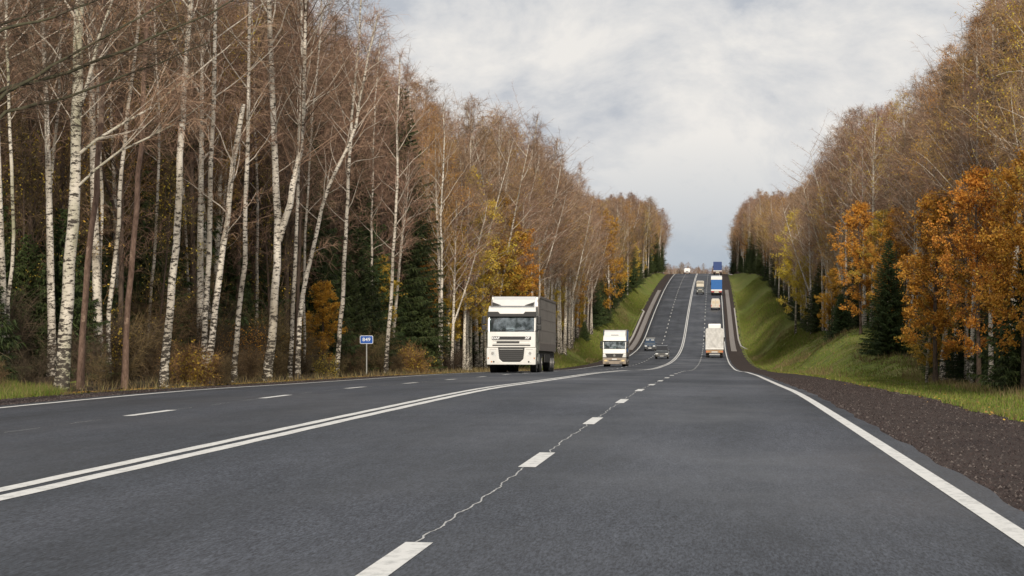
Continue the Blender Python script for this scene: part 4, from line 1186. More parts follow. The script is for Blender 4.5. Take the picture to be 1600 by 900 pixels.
for i, s in enumerate((11, 12, 13, 14, 15)):
    template('bare_birch', s, 23 + i % 3, 0.19 + 0.02 * (i % 3), BIRCH, start=0.42 + 0.025 * i, limbs=34 + 4 * (i % 3), fork=(0.45 if i == 2 else None), spread=0.20, limbm=PALEB, twm=TWIG)
for i, s in enumerate((21, 22, 23)):
    template('russet_birch', s, 22 + i, 0.19, BIRCH, start=0.3, limbs=46, spread=0.20, limbm=PALEB, twm=TWIGO, leaves=2200, leafm=OAKL if i == 2 else GOLDL, leafsize=0.06, leafz=(0.45, 1.0), fork=(0.4 if i == 1 else None))
for i, s in enumerate((31, 32, 33)):
    template('brown_tree', s, 20 + i, 0.13, BROWNB, start=0.2, limbs=52, spread=0.21, limbm=BROWNB, twm=TWIG if i != 1 else TWIGD, fork=(0.35 if i == 0 else None))
for i, s in enumerate((41, 42)):
    template('multi_birch', s, 21 + i, 0.18, BIRCH, start=0.34, limbs=36, spread=0.25, rise=(0.9, 1.7), limbm=paint('ivory_limb_bark', (0.52, 0.46, 0.38), 0.8, var=0.25), twm=TWIG, fork=0.25, narrow=0.3)
for i, s in enumerate((51, 52)):
    template('orange_oak', s, 13 + 2 * i, 0.16, BROWNB, start=0.16, limbs=44, spread=0.26, rise=(0.1, 0.8), limbm=BROWNB, twm=TWIGD, leaves=21000, leafm=OAKL, leafsize=0.082, sub=8, twn=10, leafz=(0.05, 1.0))
for i, s in enumerate((61, 62)):
    template('yellow_tree', s, 13 + 2 * i, 0.12, BIRCHG, start=0.16, limbs=40, spread=0.22, rise=(0.3, 1.0), limbm=PALEB, twm=TWIGO, leaves=14000, leafm=GOLDL, leafsize=0.072, sub=7, twn=10, leafz=(0.05, 1.0))

for i, s_ in enumerate((91, 92, 93)):
    template('understory_tree', s_, 9 + i, 0.05, BROWNB, start=0.06, limbs=44, spread=0.26, rise=(0.3, 1.1), limbm=BROWNB, twm=UND, leaves=700, leafm=GOLDL, leafsize=0.05, leafz=(0.0, 1.0), twn=18, wtw=0.012)
def spruce(seed, H, Rb, rows=44):
    r = np.random.default_rng(seed)
    TP = stem_path(H, r, 0.006, 10, 0.05); TR = taper(10, 0.012 * H)
    tm = trunk_mesh(TP, TR, BROWNB, 8)
    g = Geo(); lim = []; P_ = []; D_ = []; Ln_ = []
    for k in range(rows):
        f = 0.05 + 0.94 * (k / rows) ** 0.95
        z = f * H
        Rr = Rb * (1 - f) ** 0.85 * (0.85 + 0.3 * r.random()) + 0.12
        nb = max(4, int(8 * (1 - f) + 4))
        a0 = r.random() * 6
        for q in range(nb):
            a = a0 + 2 * math.pi * q / nb + r.normal(0, 0.15)
            L = Rr * (0.7 + 0.45 * r.random())
            d = np.array([math.cos(a), math.sin(a), 0.25 - 0.45 * (1 - f)])
            c = np.array([np.interp(z, TP[:, 2], TP[:, 0]), np.interp(z, TP[:, 2], TP[:, 1]), z])
            n = 5; t = np.linspace(0, 1, n)[:, None]
            P = c + d * L * t; P[:, 2] += 0.14 * L * (t[:, 0] ** 2)
            lim.append((P, 0.02 * np.linspace(1, 0.3, n)))
            m = int(30 + 44 * L)
            u = 0.12 + 0.9 * r.random(m)
            pp = c + d * (L * np.minimum(u, 1))[:, None]; pp[:, 2] += 0.14 * L * u ** 2
            sd = np.where(r.random(m) < 0.5, -1, 1)
            side = np.array([-math.sin(a), math.cos(a), 0])
            dd = unit(np.array([math.cos(a), math.sin(a), 0]) * 0.7 + side * sd[:, None] * 0.9 + np.stack([np.zeros(m), np.zeros(m), -0.45 + 0.35 * r.normal(size=m)], 1))
            P_.append(pp); D_.append(dd); Ln_.append((0.12 + 0.20 * L * (1 - 0.7 * u)) * (0.6 + 0.7 * r.random(m)))
    V, F = tube_mesh(lim, 3); g.add(V, [F], 0)
    P = np.concatenate(P_); D = np.concatenate(D_); Ln = np.concatenate(Ln_)
    V, F4, F3 = ribbons(P, D, Ln, np.full(len(P), 0.045) * (0.6 + 0.8 * r.random(len(P))), r, 0.2)
    g.add(V, [F4, F3], 1)
    TPL.setdefault('spruce_tree', []).append((tm, g.mesh('crown', [BROWNB, NEEDLE]), H))
spruce(71, 9, 2.5, 42); spruce(72, 12, 2.8, 50); spruce(73, 6, 1.9, 34); spruce(74, 18, 3.2, 62)

def shrub(seed, H, n, mat, leaves=0, leafm=None, twn=30, wtw=0.0095):
    r = np.random.default_rng(seed)
    lim = []; tw = []
    for k in range(n):
        a = r.random() * 6.28; e = 1.2 + 1.8 * r.random()
        P = branch_path(np.array([r.normal(0, 0.3), r.normal(0, 0.3), -0.1]), np.array([math.cos(a), math.sin(a), e]), H * (0.5 + 0.5 * r.random()), 6, r, up=-0.1)
        lim.append((P, 0.018 * np.linspace(1, 0.3, 6)))
        for q in range(9):
            i = 1 + int(4 * r.random()); d = unit(unit(P[i + 1 if i < 5 else 5] - P[i]) + r.normal(size=3) * 0.7)
            tw.append(branch_path(P[i], d, H * 0.28 * (0.5 + r.random()), 4, r, up=0.1))
    g = Geo(); V, F = tube_mesh(lim, 4); g.add(V, [F], 0)
    V, F = tube_mesh([(q, np.linspace(0.008, 0.003, 4)) for q in tw], 3); g.add(V, [F], 1)
    Q = np.array(tw); m = len(Q)
    u = r.random((m, twn)); ii = np.minimum(2, (u * 3).astype(int)); ff = u * 3 - ii; mi = np.arange(m)[:, None]
    P = (Q[mi, ii] * (1 - ff)[..., None] + Q[mi, ii + 1] * ff[..., None]).reshape(-1, 3)
    D = unit(unit(Q[mi, ii + 1] - Q[mi, ii]) * 0.7 + r.normal(size=(m, twn, 3)) * 0.6).reshape(-1, 3)
    Ln = 0.25 + 0.5 * r.random(len(P))
    V, F4, F3 = ribbons(P, D, Ln, np.full(len(P), wtw), r, 0.1); g.add(V, [F4, F3], 1)
    mats = [BROWNB, mat]
    if leaves:
        pick = r.integers(0, len(P), leaves)
        V, F = leafquads(P[pick] + r.normal(0, 0.1, (leaves, 3)), 0.055 * (0.6 + 0.8 * r.random(leaves)), r); g.add(V, [F], 2); mats.append(leafm)
    return g.mesh('branches', mats)
SHR = [('bare_shrub', shrub(81, 4.2, 16, TWIGD)), ('bare_shrub', shrub(82, 3.2, 16, UND)), ('bare_shrub', shrub(83, 5.5, 14, UND)),
       ('leafy_shrub', shrub(84, 3.0, 13, TWIGD, 1500, GOLDL)), ('leafy_shrub', shrub(85, 2.0, 11, TWIGO, 1200, GOLDL)), ('leafy_shrub', shrub(86, 4.5, 14, TWIGD, 1800, OAKL))]

COUNT = {}
def plant(kind, x, y, sc=1.0, rz=0.0, var=None, label=None, group=None, cat='tree', zsc=None):
    tm, cm, H = TPL[kind][var % len(TPL[kind])]
    hl = skyline_height(x, y)
    sc = min(sc, max(0.35, hl / H / (zsc or 1) * (0.70 + 0.36 * math.sin(x * 91.7 + y * 37.3) ** 2)))
    if kind in ('orange_oak', 'yellow_tree'):     # leafy trees stay under the birch canopy
        Zc = vis_px(x, y)[1]; yt = (215 if x > 0 else 250) + 130 * math.sin(x * 53.1 + y * 17.9) ** 2
        sc = min(sc, max(0.28, (CAMZ + (450 - yt) / FPX * Zc - Gs(x, y)) / H))
    t = empty(kind, (x, y, Gs(x, y) - 0.05), rz)
    s = sc; t.scale = (s, s, s * (zsc or 1))
    mobj('trunk', tm, t); mobj('crown', cm, t)
    tag(t, label, cat, group)
    COUNT[kind] = COUNT.get(kind, 0) + 1
    return t

# ------------------------------------------------------------------ hand-placed trunks of the left edge
def unproj(px, py, Z):
    X_ = (px - 800) / FPX * Z; zz = CAMZ + (450 - py) / FPX * Z
    return np.array([CAMX + X_ * math.cos(TH) - Z * math.sin(TH), X_ * math.sin(TH) + Z * math.cos(TH), zz])
def Zfor(px, xr):
    return (xr - CAMX) / math.cos(TH) / ((px - 800) / FPX - math.tan(TH))
SILX = [540, 555, 575, 600, 640, 660, 690, 730, 765, 790, 830, 870, 895, 905, 940, 970, 1015, 1035, 1050, 1056, 1057, 1136, 1137, 1143, 1160, 1190, 1230, 1290, 1298, 1345, 1370, 1400, 1435, 1450, 1470, 1500, 1515, 1530, 1560, 1600, 1700]
SILY = [-200, 15, 55, 90, 125, 180, 195, 178, 182, 215, 213, 222, 250, 290, 305, 282, 292, 335, 360, 400, 415, 415, 400, 345, 310, 287, 292, 283, 225, 178, 200, 180, 158, 112, 150, 95, 40, 80, 38, 0, -80]
def skyline_height(x, y):
    px, Zc = vis_px(x, y)
    return CAMZ + (450 - float(np.interp(px, SILX, SILY))) / FPX * Zc - Gs(x, y)
def vis_px(x, y):
    d = np.array([x - CAMX, y]); Zc = -d[0] * math.sin(TH) + d[1] * math.cos(TH); Xc = d[0] * math.cos(TH) + d[1] * math.sin(TH)
    return 800 + FPX * Xc / max(Zc, 1), Zc
def hero(name, pts, xr, w, label, bark=BIRCH, H=None, kwc=None, branches=(), twm=TWIG, crown=True, limbm=PALEB, broken=False, seed=0):
    """pts: photo points foot to top along the trunk; w: photo width at the foot"""
    Z = Zfor(pts[0][0], xr)
    base = unproj(pts[0][0], pts[0][1], Z); base[2] = Gs(base[0], base[1])
    if H is None or pts[0][0] > 500:
        tx = unproj(pts[-1][0], 300, Z); H = 21 if pts[0][0] < 440 else min(24, max(12, skyline_height(float(tx[0]), float(tx[1]))))
    if broken: H = 12
    r = np.random.default_rng(seed + int(pts[0][0]))
    P = [np.array([0, 0, -0.35])]
    dep = 0.0
    for (a, b) in pts[1:]:
        dep += r.normal(0, 0.12)
        q = unproj(a, b, Z) - base; q[1] += dep; P.append(q)
    if not broken:
        d = unit(P[-1] - P[-2])
        while P[-1][2] < H:
            d = unit(d + r.normal(0, 0.04, 3) + np.array([0, 0, 0.10])); P.append(P[-1] + d * 1.8)
    P = np.array(P)
    # densify
    tl = np.concatenate([[0], np.cumsum(np.linalg.norm(np.diff(P, axis=0), axis=1))])
    n = max(10, int(tl[-1] / 0.9)); s = np.linspace(0, tl[-1], n)
    M = np.gradient(P, tl, axis=0)
    i = np.clip(np.searchsorted(tl, s) - 1, 0, len(tl) - 2); h = (tl[i + 1] - tl[i])[:, None]; t_ = ((s - tl[i]) / h[:, 0])[:, None]
    TP = (2*t_**3 - 3*t_**2 + 1) * P[i] + (t_**3 - 2*t_**2 + t_) * h * M[i] + (-2*t_**3 + 3*t_**2) * P[i+1] + (t_**3 - t_**2) * h * M[i+1]
    TP += r.normal(0, 0.018, TP.shape)
    r0 = w / 2 / FPX * Z
    TR = r0 * (1 - 0.80 * (s / (tl[-1] * (2.2 if broken else 1))) ** 1.05) + 0.012
    TR[0] *= 1.4; TR[1] *= 1.12
    TR *= 1 + r.normal(0, 0.03, n)
    t = empty(name, tuple(base)); tag(t, label, 'tree')
    TR *= 0.78 if w < 20 else 0.85
    ex = []; exl = []
    for (bp, bw) in branches:
        Q = np.array([unproj(a, b, Z) - base for a, b in bp]); 
        for k in range(1, len(Q)): Q[k, 1] += 0.25 * k * r.normal()
        # snap start onto the trunk
        k0 = np.argmin(np.abs(TP[:, 2] - Q[0, 2])); Q[0] = TP[k0]
        qs = np.concatenate([[0], np.cumsum(np.linalg.norm(np.diff(Q, axis=0), axis=1))]); m_ = max(6, int(qs[-1] / 0.7))
        QQ = np.stack([np.interp(np.linspace(0, qs[-1], m_), qs, Q[:, c]) for c in range(3)], 1) + r.normal(0, 0.02, (m_, 3))
        br = bw / 2 / FPX * Z
        ex.append((QQ, br * np.linspace(1, 0.3, m_) + 0.004)); exl.append((QQ, br * 0.5))
        for q in range(int(qs[-1] / 0.9)):      # side limbs along a bough
            i = int((0.25 + 0.7 * r.random()) * (m_ - 2)); d = unit(QQ[i + 1] - QQ[i])
            sd = unit(np.cross(d, r.normal(size=3))); exl.append((branch_path(QQ[i], d + sd * 0.7 + np.array([0, 0, 0.3]), 1.2 + 1.6 * r.random(), 6, r, up=0.2), 0.018))
    tm = trunk_mesh(TP, TR, bark, 14, ex); mobj('trunk', tm, t)
    if crown:
        kw = dict(start=0.28, limbs=30, spread=0.19, sub=8, twn=20, limbm=limbm, twm=twm, wtw=0.009)
        kw.update(kwc or {})
        mobj('crown', bare_crown(TP, TR, int(pts[0][0]) + 5, H, extra_limbs=exl, **kw), t)
    return t
FEWER = dict(limbs=22, start=0.35)
hero('old_birch', [(95, 615), (104, 500), (112, 380), (116, 285), (117, 178), (119, 60), (121, -20)], -11.6, 24, 'thick mossy old birch with a high fork, leftmost thick trunk at the gravel edge', BIRCHG,
     branches=[([(126, 205), (138, 140), (160, 60), (190, -20)], 7), ([(116, 250), (170, 210), (230, 170), (290, 110)], 5), ([(118, 290), (180, 240), (260, 205), (340, 165)], 4)])
hero('red_trunk_tree', [(126, 609), (129, 500), (138, 400), (147, 280), (152, 180), (155, 60), (158, -20)], -12.0, 13, 'slim reddish trunk just right of the thick mossy birch', REDB, twm=TWIGD, kwc=FEWER)
hero('bare_birch', [(170, 596), (172, 480), (180, 380), (187, 280), (196, 170), (207, 60), (213, -20)], -14.5, 9, 'thin white birch behind, between the two reddish trunks', kwc=FEWER)
hero('bare_birch', [(160, 598), (158, 480), (160, 300), (157, 200), (152, 60), (150, -20)], -15.0, 8, 'thin straight white birch behind the slim reddish trunk', kwc=FEWER)
hero('red_trunk_tree', [(193, 607), (199, 500), (206, 400), (214, 300), (222, 180), (228, 60), (232, -20)], -11.8, 12, 'reddish trunk stripped to pale wood near the ground', REDB, twm=TWIGD, kwc=FEWER)
hero('bare_birch', [(255, 604), (261, 520), (270, 440), (276, 370), (281, 300), (285, 200), (291, 90), (300, -20)], -11.6, 16, 'birch with speckled white trunk leaning slightly right, between stripped trunk and paired birches', kwc=FEWER)
hero('bare_birch', [(321, 600), (320, 550), (326, 420), (330, 300), (336, 170), (340, 60), (343, -20)], -12.0, 11, 'left birch of the pair that shares a foot, reaching out of the picture', kwc=FEWER)
hero('bare_birch', [(319, 601), (327, 550), (338, 470), (350, 380), (358, 300), (370, 230), (380, 162)], -11.7, 13, 'right birch of the pair that shares a foot, broken off at the top', broken=True, H=12, kwc=dict(limbs=9, start=0.45, spread=0.3))
hero('bare_birch', [(365, 599), (372, 500), (381, 420), (385, 320), (386, 260), (388, 100), (391, -20)], -11.8, 10, 'slender white birch between the paired birches and the forked birch', kwc=FEWER)
hero('forked_birch', [(417, 596), (422, 545), (430, 450), (434, 392), (431, 300), (430, 250), (423, 124), (420, 0)], -11.7, 17, 'big white birch forking at mid height, fork arm rising right',
     branches=[([(434, 392), (452, 325), (466, 231), (475, 107), (483, -10)], 11)], kwc=FEWER)
hero('bare_birch', [(453, 594), (455, 530), (461, 420), (466, 300), (470, 180), (472, 80), (474, -20)], -12.3, 8, 'thin birch standing close behind the forked birch', kwc=FEWER)
hero('red_trunk_tree', [(463, 594), (466, 450), (472, 300), (476, 180), (480, 60)], -12.1, 7, 'thin dark brown trunk crossing the leaning birch right of the forked birch', BROWNB, twm=TWIGD, kwc=FEWER)
hero('leaning_birch', [(465, 594), (466, 540), (471, 471), (480, 415), (491, 364), (508, 300), (530, 250), (548, 215), (560, 150)], -11.8, 10, 'white birch leaning strongly right above the forest edge', kwc=FEWER)
hero('bare_birch', [(475, 592), (476, 520), (475, 430), (480, 300), (486, 200)], -13.0, 5, 'very thin pale stem right of the leaning birch foot', kwc=dict(limbs=14))
hero('bare_birch', [(523, 588), (529, 545), (534, 500), (539, 430), (544, 350), (547, 290), (551, 199), (555, 142)], -11.8, 9, 'slim white birch left of the blue 849 sign', kwc=FEWER)
hero('bare_birch', [(601, 585), (606, 530), (610, 488), (613, 417), (618, 330), (620, 277), (621, 200), (622, 140)], -12.2, 8, 'slim white birch right of the blue 849 sign', kwc=FEWER)
hero('bare_birch', [(645, 583), (648, 480), (640, 300), (641, 200)], -16, 5, 'thin birch half hidden, second to the right of the blue 849 sign', kwc=FEWER)
hero('bare_birch', [(690, 583), (690, 500), (691, 410), (689, 330), (694, 250)], -12.6, 6, 'thin pale birch midway between the 849 sign and the white lorry', kwc=FEWER)
hero('bare_birch', [(752, 583), (754, 460), (755, 371), (757, 300), (742, 230)], -12.8, 6, 'thin pale birch just left of the white lorry cab', kwc=FEWER)
hero('bare_birch', [(585, 588), (583, 500), (582, 400), (583, 300), (586, 200)], -14.5, 5, 'thin birch directly behind the blue 849 sign', kwc=FEWER)
hero('bare_birch', [(10, 612), (14, 500), (24, 380), (20, 200), (16, 60)], -15.5, 7, 'thin grey birch at the left border of the picture behind the dry grass', BIRCHG, kwc=FEWER)
hero('bare_birch', [(70, 606), (74, 450), (80, 300), (92, 150), (95, 40)], -16.5, 7, 'thin birch just left of the thick mossy birch, deeper in the wood', kwc=FEWER)
hero('bare_birch', [(228, 600), (232, 500), (243, 350), (247, 200), (240, 40)], -16.0, 6, 'thin white birch deep behind, right of the stripped trunk', kwc=FEWER)
hero('bare_birch', [(300, 598), (296, 480), (288, 300), (282, 150), (276, 20)], -16.5, 6, 'thin white birch deep behind the speckled birch', kwc=FEWER)
hero('bare_birch', [(400, 596), (402, 480), (404, 300), (398, 150), (396, 20)], -16.0, 6, 'thin birch deep behind, left of the forked birch', kwc=FEWER)
# pale trunks over the lorry
for (a, b, xr, w, lb) in ((812, 820, -14.5, 6, 'first white birch rising behind the lorry roof'), (833, 838, -15, 6, 'second white birch behind the lorry roof, beside the first'),
                          (850, 856, -14, 7, 'thick white birch behind the rear of the lorry roof'), (868, 862, -15.5, 6, 'white birch just right of the lorry trailer'),
                          (882, 880, -14, 7, 'bright white birch right of the lorry trailer'), (893, 900, -14.5, 5, 'slim birch at the grass patch right of the lorry')):
    hero('bare_birch', [(a, 556), (a + 2, 470), ((a + b) / 2 + 3, 380), (b + 2, 320)], xr, w, lb, H=24, kwc=dict(limbs=30, start=0.33, spread=0.17, wtw=0.016))

# long boughs reaching in from the tree beyond the left border
def bough_tree():
    Z = 46.0
    b = unproj(-75, 640, Z); b[2] = Gs(b[0], b[1])
    t = empty('alder_tree', tuple(b)); tag(t, 'dark tree beyond the left border whose long mossy boughs reach into the top left', 'tree')
    r = np.random.default_rng(3)
    TP = np.array([[0, 0, -0.3], [0.05, 0, 2], [0.0, 0.1, 4], [-0.1, 0.1, 7], [-0.1, 0, 11], [0, 0, 16.]]); TR = np.array([0.24, 0.2, 0.18, 0.15, 0.1, 0.03])
    bs = [[(-75, 250), (0, 150), (110, 88), (215, 30), (290, -15)], [(-75, 200), (0, 140), (80, 122), (180, 85), (330, 20), (420, -30)], [(-75, 110), (0, 45), (70, 30), (150, 2), (180, -20)],
          [(-75, 300), (0, 178), (110, 150), (230, 105), (340, 60)], [(-75, 60), (0, 40), (90, 10)]]
    ex = []; lim = []
    for k, bp in enumerate(bs):
        Q = np.array([unproj(a, c, Z + 0.6 * k) - b for a, c in bp]); Q[0, :2] = 0
        qs = np.concatenate([[0], np.cumsum(np.linalg.norm(np.diff(Q, axis=0), axis=1))]); m_ = int(qs[-1] / 0.3)
        QQ = np.stack([np.interp(np.linspace(0, qs[-1], m_), qs, Q[:, c]) for c in range(3)], 1) + r.normal(0, 0.012, (m_, 3))
        ex.append((QQ, 0.05 * np.linspace(1, 0.18, m_))); lim.append((QQ, 0.02))
        for q in range(16):
            i = int((0.2 + 0.75 * r.random()) * (m_ - 2)); d = unit(QQ[i + 1] - QQ[i]); sd = unit(np.cross(d, r.normal(size=3)))
            lim.append((branch_path(QQ[i], d + sd * 0.6, 0.5 + 0.9 * r.random(), 6, r), 0.010))
    mobj('trunk', trunk_mesh(TP, TR, paint('mossy_dark_bark', (0.06, 0.055, 0.03), 0.9, var=0.5, scale=6, bump=0.5), 8, ex), t)
    mobj('crown', bare_crown(TP, TR, 4, 16, start=0.75, limbs=14, spread=0.2, extra_limbs=lim, limbm=BROWNB, twm=TWIGD, sub=5, twn=8, wtw=0.008, sub_len=0.5), t)
bough_tree()

# ------------------------------------------------------------------ the woods
def vis_px(x, y):
    d = np.array([x - CAMX, y]); Zc = -d[0] * math.sin(TH) + d[1] * math.cos(TH); Xc = d[0] * math.cos(TH) + d[1] * math.sin(TH)
    return 800 + FPX * Xc / max(Zc, 1), Zc
def zone(x, y):
    if x < 0:
        return ('left of the 849 sign' if y < 112 else 'between 849 sign and white lorry' if y < 150 else 'above the white lorry' if y < 260 else
                'by the left grass patch' if y < 430 else 'over the left hill bank' if y < 640 else 'at the left hilltop')
    return ('at the right border' if y < 90 else 'along the right verge' if y < 145 else 'behind the grassy mound' if y < 250 else
            'beyond the grassy mound' if y < 430 else 'over the right hill slope' if y < 640 else 'at the right hilltop')
LOOK = {'bare_birch': 'bare white birch', 'russet_birch': 'russet-twigged birch', 'brown_tree': 'bare brown tree',
        'multi_birch': 'low-forked pale birch', 'orange_oak': 'orange-leaved tree', 'yellow_tree': 'yellow-leaved tree', 'spruce_tree': 'dark green spruce'}
SIZE = {0: 'tall', 1: 'slender', 2: 'broad', 3: 'spindly', 4: 'wide-topped'}
_o = ['', 'first', 'second', 'third', 'fourth', 'fifth', 'sixth', 'seventh', 'eighth', 'ninth', 'tenth', 'eleventh', 'twelfth', 'thirteenth', 'fourteenth', 'fifteenth', 'sixteenth', 'seventeenth', 'eighteenth', 'nineteenth', 'twentieth']
ORD = _o + ['twenty-' + a for a in _o[1:10]] + ['thirtieth'] + ['thirty-' + a for a in _o[1:10]]
cand = []
for side in (-1, 1):
    y = 44.0
    while y < 905:
        step = 2.6 if y < 200 else (3.3 if y < 450 else 4.2)
        fr = float(LF(y) if side < 0 else RF(y))
        x0 = fr + 0.9
        row = 0
        while x0 < fr + (30 if y < 400 else 38):
            xx = side * (x0 + rng.uniform(-1.1, 1.1)); yy = y + rng.uniform(-step / 2, step / 2)
            cand.append((xx, yy, row)); x0 += (2.9 if y < 200 else 3.8) * (1 + 0.05 * row); row += 1
        y += step
HOLD = []
def okhero(x, y):
    # keep the hand-placed stretch of the left front row free
    return not (x < 0 and x > -14.6 and y < 165)
indiv = []; rest = []
for (x, y, row) in cand:
    px, Zc = vis_px(x, y)
    if px < -260 or px > 1880: continue
    if not okhero(x, y): continue
    deep = row > 0 if x > 0 else (row > 0)
    u = rng.random()
    left = x < 0
    if left:
        if y < 170: k = 'bare_birch' if u < 0.10 else 'brown_tree' if u < 0.60 else 'spruce_tree' if u < 0.88 else 'russet_birch'
        elif y < 330: k = 'bare_birch' if u < 0.34 else 'multi_birch' if u < 0.52 else 'russet_birch' if u < 0.68 else 'brown_tree' if u < 0.86 else 'spruce_tree' if u < 0.96 else 'yellow_tree'
        else: k = 'bare_birch' if u < 0.30 else 'multi_birch' if u < 0.40 else 'russet_birch' if u < (0.64 if y < 450 else 0.46) else 'brown_tree' if u < 0.86 else 'spruce_tree' if u < 0.93 else 'yellow_tree'
    else:
        if y < 170: k = 'russet_birch' if u < 0.26 else 'bare_birch' if u < 0.58 else 'brown_tree' if u < 0.80 else 'orange_oak' if (u < 0.88) else 'spruce_tree'
        elif y < 450: k = 'russet_birch' if u < 0.26 else 'bare_birch' if u < 0.50 else 'multi_birch' if u < 0.68 else 'brown_tree' if u < 0.88 else 'spruce_tree'
        else: k = 'brown_tree' if u < 0.42 else 'bare_birch' if u < 0.60 else 'russet_birch' if u < 0.78 else 'spruce_tree' if u < 0.84 else 'multi_birch'
    if row == 0 and 150 < y < (440 if left else 400) and rng.random() < (0.85 if left else 0.6):
        k = ['bare_birch', 'multi_birch', 'bare_birch', 'russet_birch'][int(rng.integers(0, 4))]
    indiv.append((Zc + row * 25, k, x, y, row))
for side, ya, yb, n_ in ((-1, 165, 330, 32), (-1, 330, 640, 16), (1, 62, 135, 13), (1, 150, 430, 34), (1, 430, 760, 16)):
    for _ in range(n_):
        y = rng.uniform(ya, yb); fr = float(LF(y) if side < 0 else RF(y)); rw = int(rng.integers(0, 3))
        x = side * (fr + 0.6 + rw * 2.2 + rng.uniform(0, 1.5))
        px, Zc = vis_px(x, y)
        if -60 < px < 1680: indiv.append((Zc * 0.3, 'orange_oak' if rng.random() < (0.45 if side < 0 else 0.68) else 'yellow_tree', x, y, rw))
for _ in range(44):
    y = rng.uniform(66, 180); rw = int(rng.integers(1, 4)); x = -(float(LF(y)) + 2.2 + rw * 2.0 + rng.uniform(0, 1.5))
    indiv.append((10, 'young_spruce', x, y, rw))
for _ in range(105):
    y = 52 + 150 * rng.random() ** 1.2; rw = int(rng.integers(1, 6)); x = -(float(LF(y)) + 1.6 + rw * 2.2 + rng.uniform(0, 2.0))
    indiv.append((10, 'understory_tree', x, y, rw))
for _ in range(45):
    y = 60 + 200 * rng.random(); rw = int(rng.integers(1, 4)); x = float(RF(y)) + 1.6 + rw * 2.2 + rng.uniform(0, 2.0)
    indiv.append((10, 'understory_tree', x, y, rw))
for _ in range(16):
    y = rng.uniform(58, 150); rw = int(rng.integers(0, 3)); x = float(RF(y)) + 1.2 + rw * 2.2 + rng.uniform(0, 1.2)
    indiv.append((10, 'young_spruce', x, y, rw))
indiv.sort(key=lambda a: a[0])
CAP = {'bare_birch': 270, 'russet_birch': 230, 'brown_tree': 230, 'multi_birch': 150, 'spruce_tree': 150, 'orange_oak': 130, 'yellow_tree': 130}
def hscale(x, y):
    if x < 0: return float(np.interp(y, [50, 130, 170, 220, 270, 330, 370, 400, 520, 640, 760, 860], [0.95, 0.86, 0.72, 0.80, 0.88, 0.98, 0.84, 0.78, 0.92, 1.0, 0.95, 0.85]))
    return float(np.interp(y, [50, 110, 160, 200, 250, 310, 345, 450, 600, 760, 860], [0.66, 0.62, 0.64, 0.72, 0.84, 0.98, 0.84, 0.88, 1.0, 0.95, 0.85]))
FRONT = {}
TPL['young_spruce'] = [TPL['spruce_tree'][0], TPL['spruce_tree'][2]]; CAP['young_spruce'] = 70; CAP['understory_tree'] = 160; LOOK['understory_tree'] = 'twiggy understory tree'; LOOK['young_spruce'] = 'young green spruce'
for (q, k, x, y, row) in indiv:
    if COUNT.get(k, 0) >= CAP[k] or row > 6:
        rest.append((k, x, y)); continue
    v = int(rng.integers(0, len(TPL[k])))
    sc = max(hscale(x, y), 0.95) * rng.uniform(0.86, 1.12)
    if k == 'understory_tree': sc = rng.uniform(0.6, 1.15); look = ['low', 'thin', 'straggly'][v]
    elif k == 'young_spruce': sc = rng.uniform(0.45, 0.95); look = 'bushy'
    elif k == 'spruce_tree':
        v = int(rng.integers(0, 4)) if row > 0 else int(rng.choice([0, 2]))
        sc = rng.uniform(0.85, 1.25); look = ['young', 'middling', 'small bushy', 'tall'][v]
        if x < 0 and y < 100: v = 2; sc = rng.uniform(0.5, 0.95)
        if row <= 1 and (x > 0 and y < 150): v = 2; sc = rng.uniform(0.5, 0.75)
        elif row == 0 and x < 0 and y > 230: v = int(rng.choice([0, 2])); sc = rng.uniform(0.4, 0.9)
    elif k in ('orange_oak', 'yellow_tree'):
        sc = rng.uniform(0.45, 0.75) if y < 150 else rng.uniform(0.5, 0.85); look = SIZE[v]
    else: look = SIZE[v]
    if k == 'brown_tree' and y > 450: v = 1; look = SIZE[v]
    if row == 0:
        t = plant(k, x, y, sc, rng.uniform(0, 6.28), v, None, 'front row trees ' + zone(x, y))
        FRONT.setdefault((k, zone(x, y)), []).append((vis_px(x, y)[0], t))
    else:
        lab = '%s %s deeper in the wood %s' % (look, LOOK[k], zone(x, y))
        plant(k, x, y, sc, rng.uniform(0, 6.28), v, lab, 'alike: ' + lab)
for (k, z), l in FRONT.items():
    l.sort(key=lambda a: a[0])
    for n_, (px_, t) in enumerate(l):
        t['label'] = '%s %s from left in front row, %s' % (ORD[min(n_ + 1, len(ORD) - 1)], LOOK[k], z)

# named broadleaf and spruce trees the photo shows singly on the right
def at(px, xr):
    Z_ = Zfor(px, xr); p = unproj(px, 500, Z_); return float(p[0]), float(p[1])
def single(kind, px, xr, sc, v, label, rz=0.7, zsc=None, top=None):
    x, y = at(px, xr); t = plant(kind, x, y, sc, rz, v, label, zsc=zsc)
    if top is not None:          # height that the photo shows for this tree
        H = TPL[kind][v % len(TPL[kind])][2]; Zc = vis_px(x, y)[1]
        q = (CAMZ + (450 - top) / FPX * Zc - Gs(x, y)) / H
        t.scale = (max(q, 0.42), max(q, 0.42), q)
single('yellow_tree', 1243, 16.5, 1.0, 1, 'bright yellow tree standing alone at the top of the green fold right of the road', top=330)
single('orange_oak', 1345, 15.6, 0.66, 1, 'orange tree with a tall crown just left of the dark conical spruce', top=318)
single('bare_birch', 1352, 17.0, 0.76, 1, 'left of the two close white trunks under the orange tree')
single('bare_birch', 1362, 17.2, 0.72, 3, 'right of the two close white trunks under the orange tree')
single('spruce_tree', 1390, 15.4, 0.62, 1, 'dark conical spruce between the orange tree and the brown oak', zsc=0.9)
single('spruce_tree', 1283, 18.3, 0.95, 0, 'dark spruce at the left end of the grassy mound')
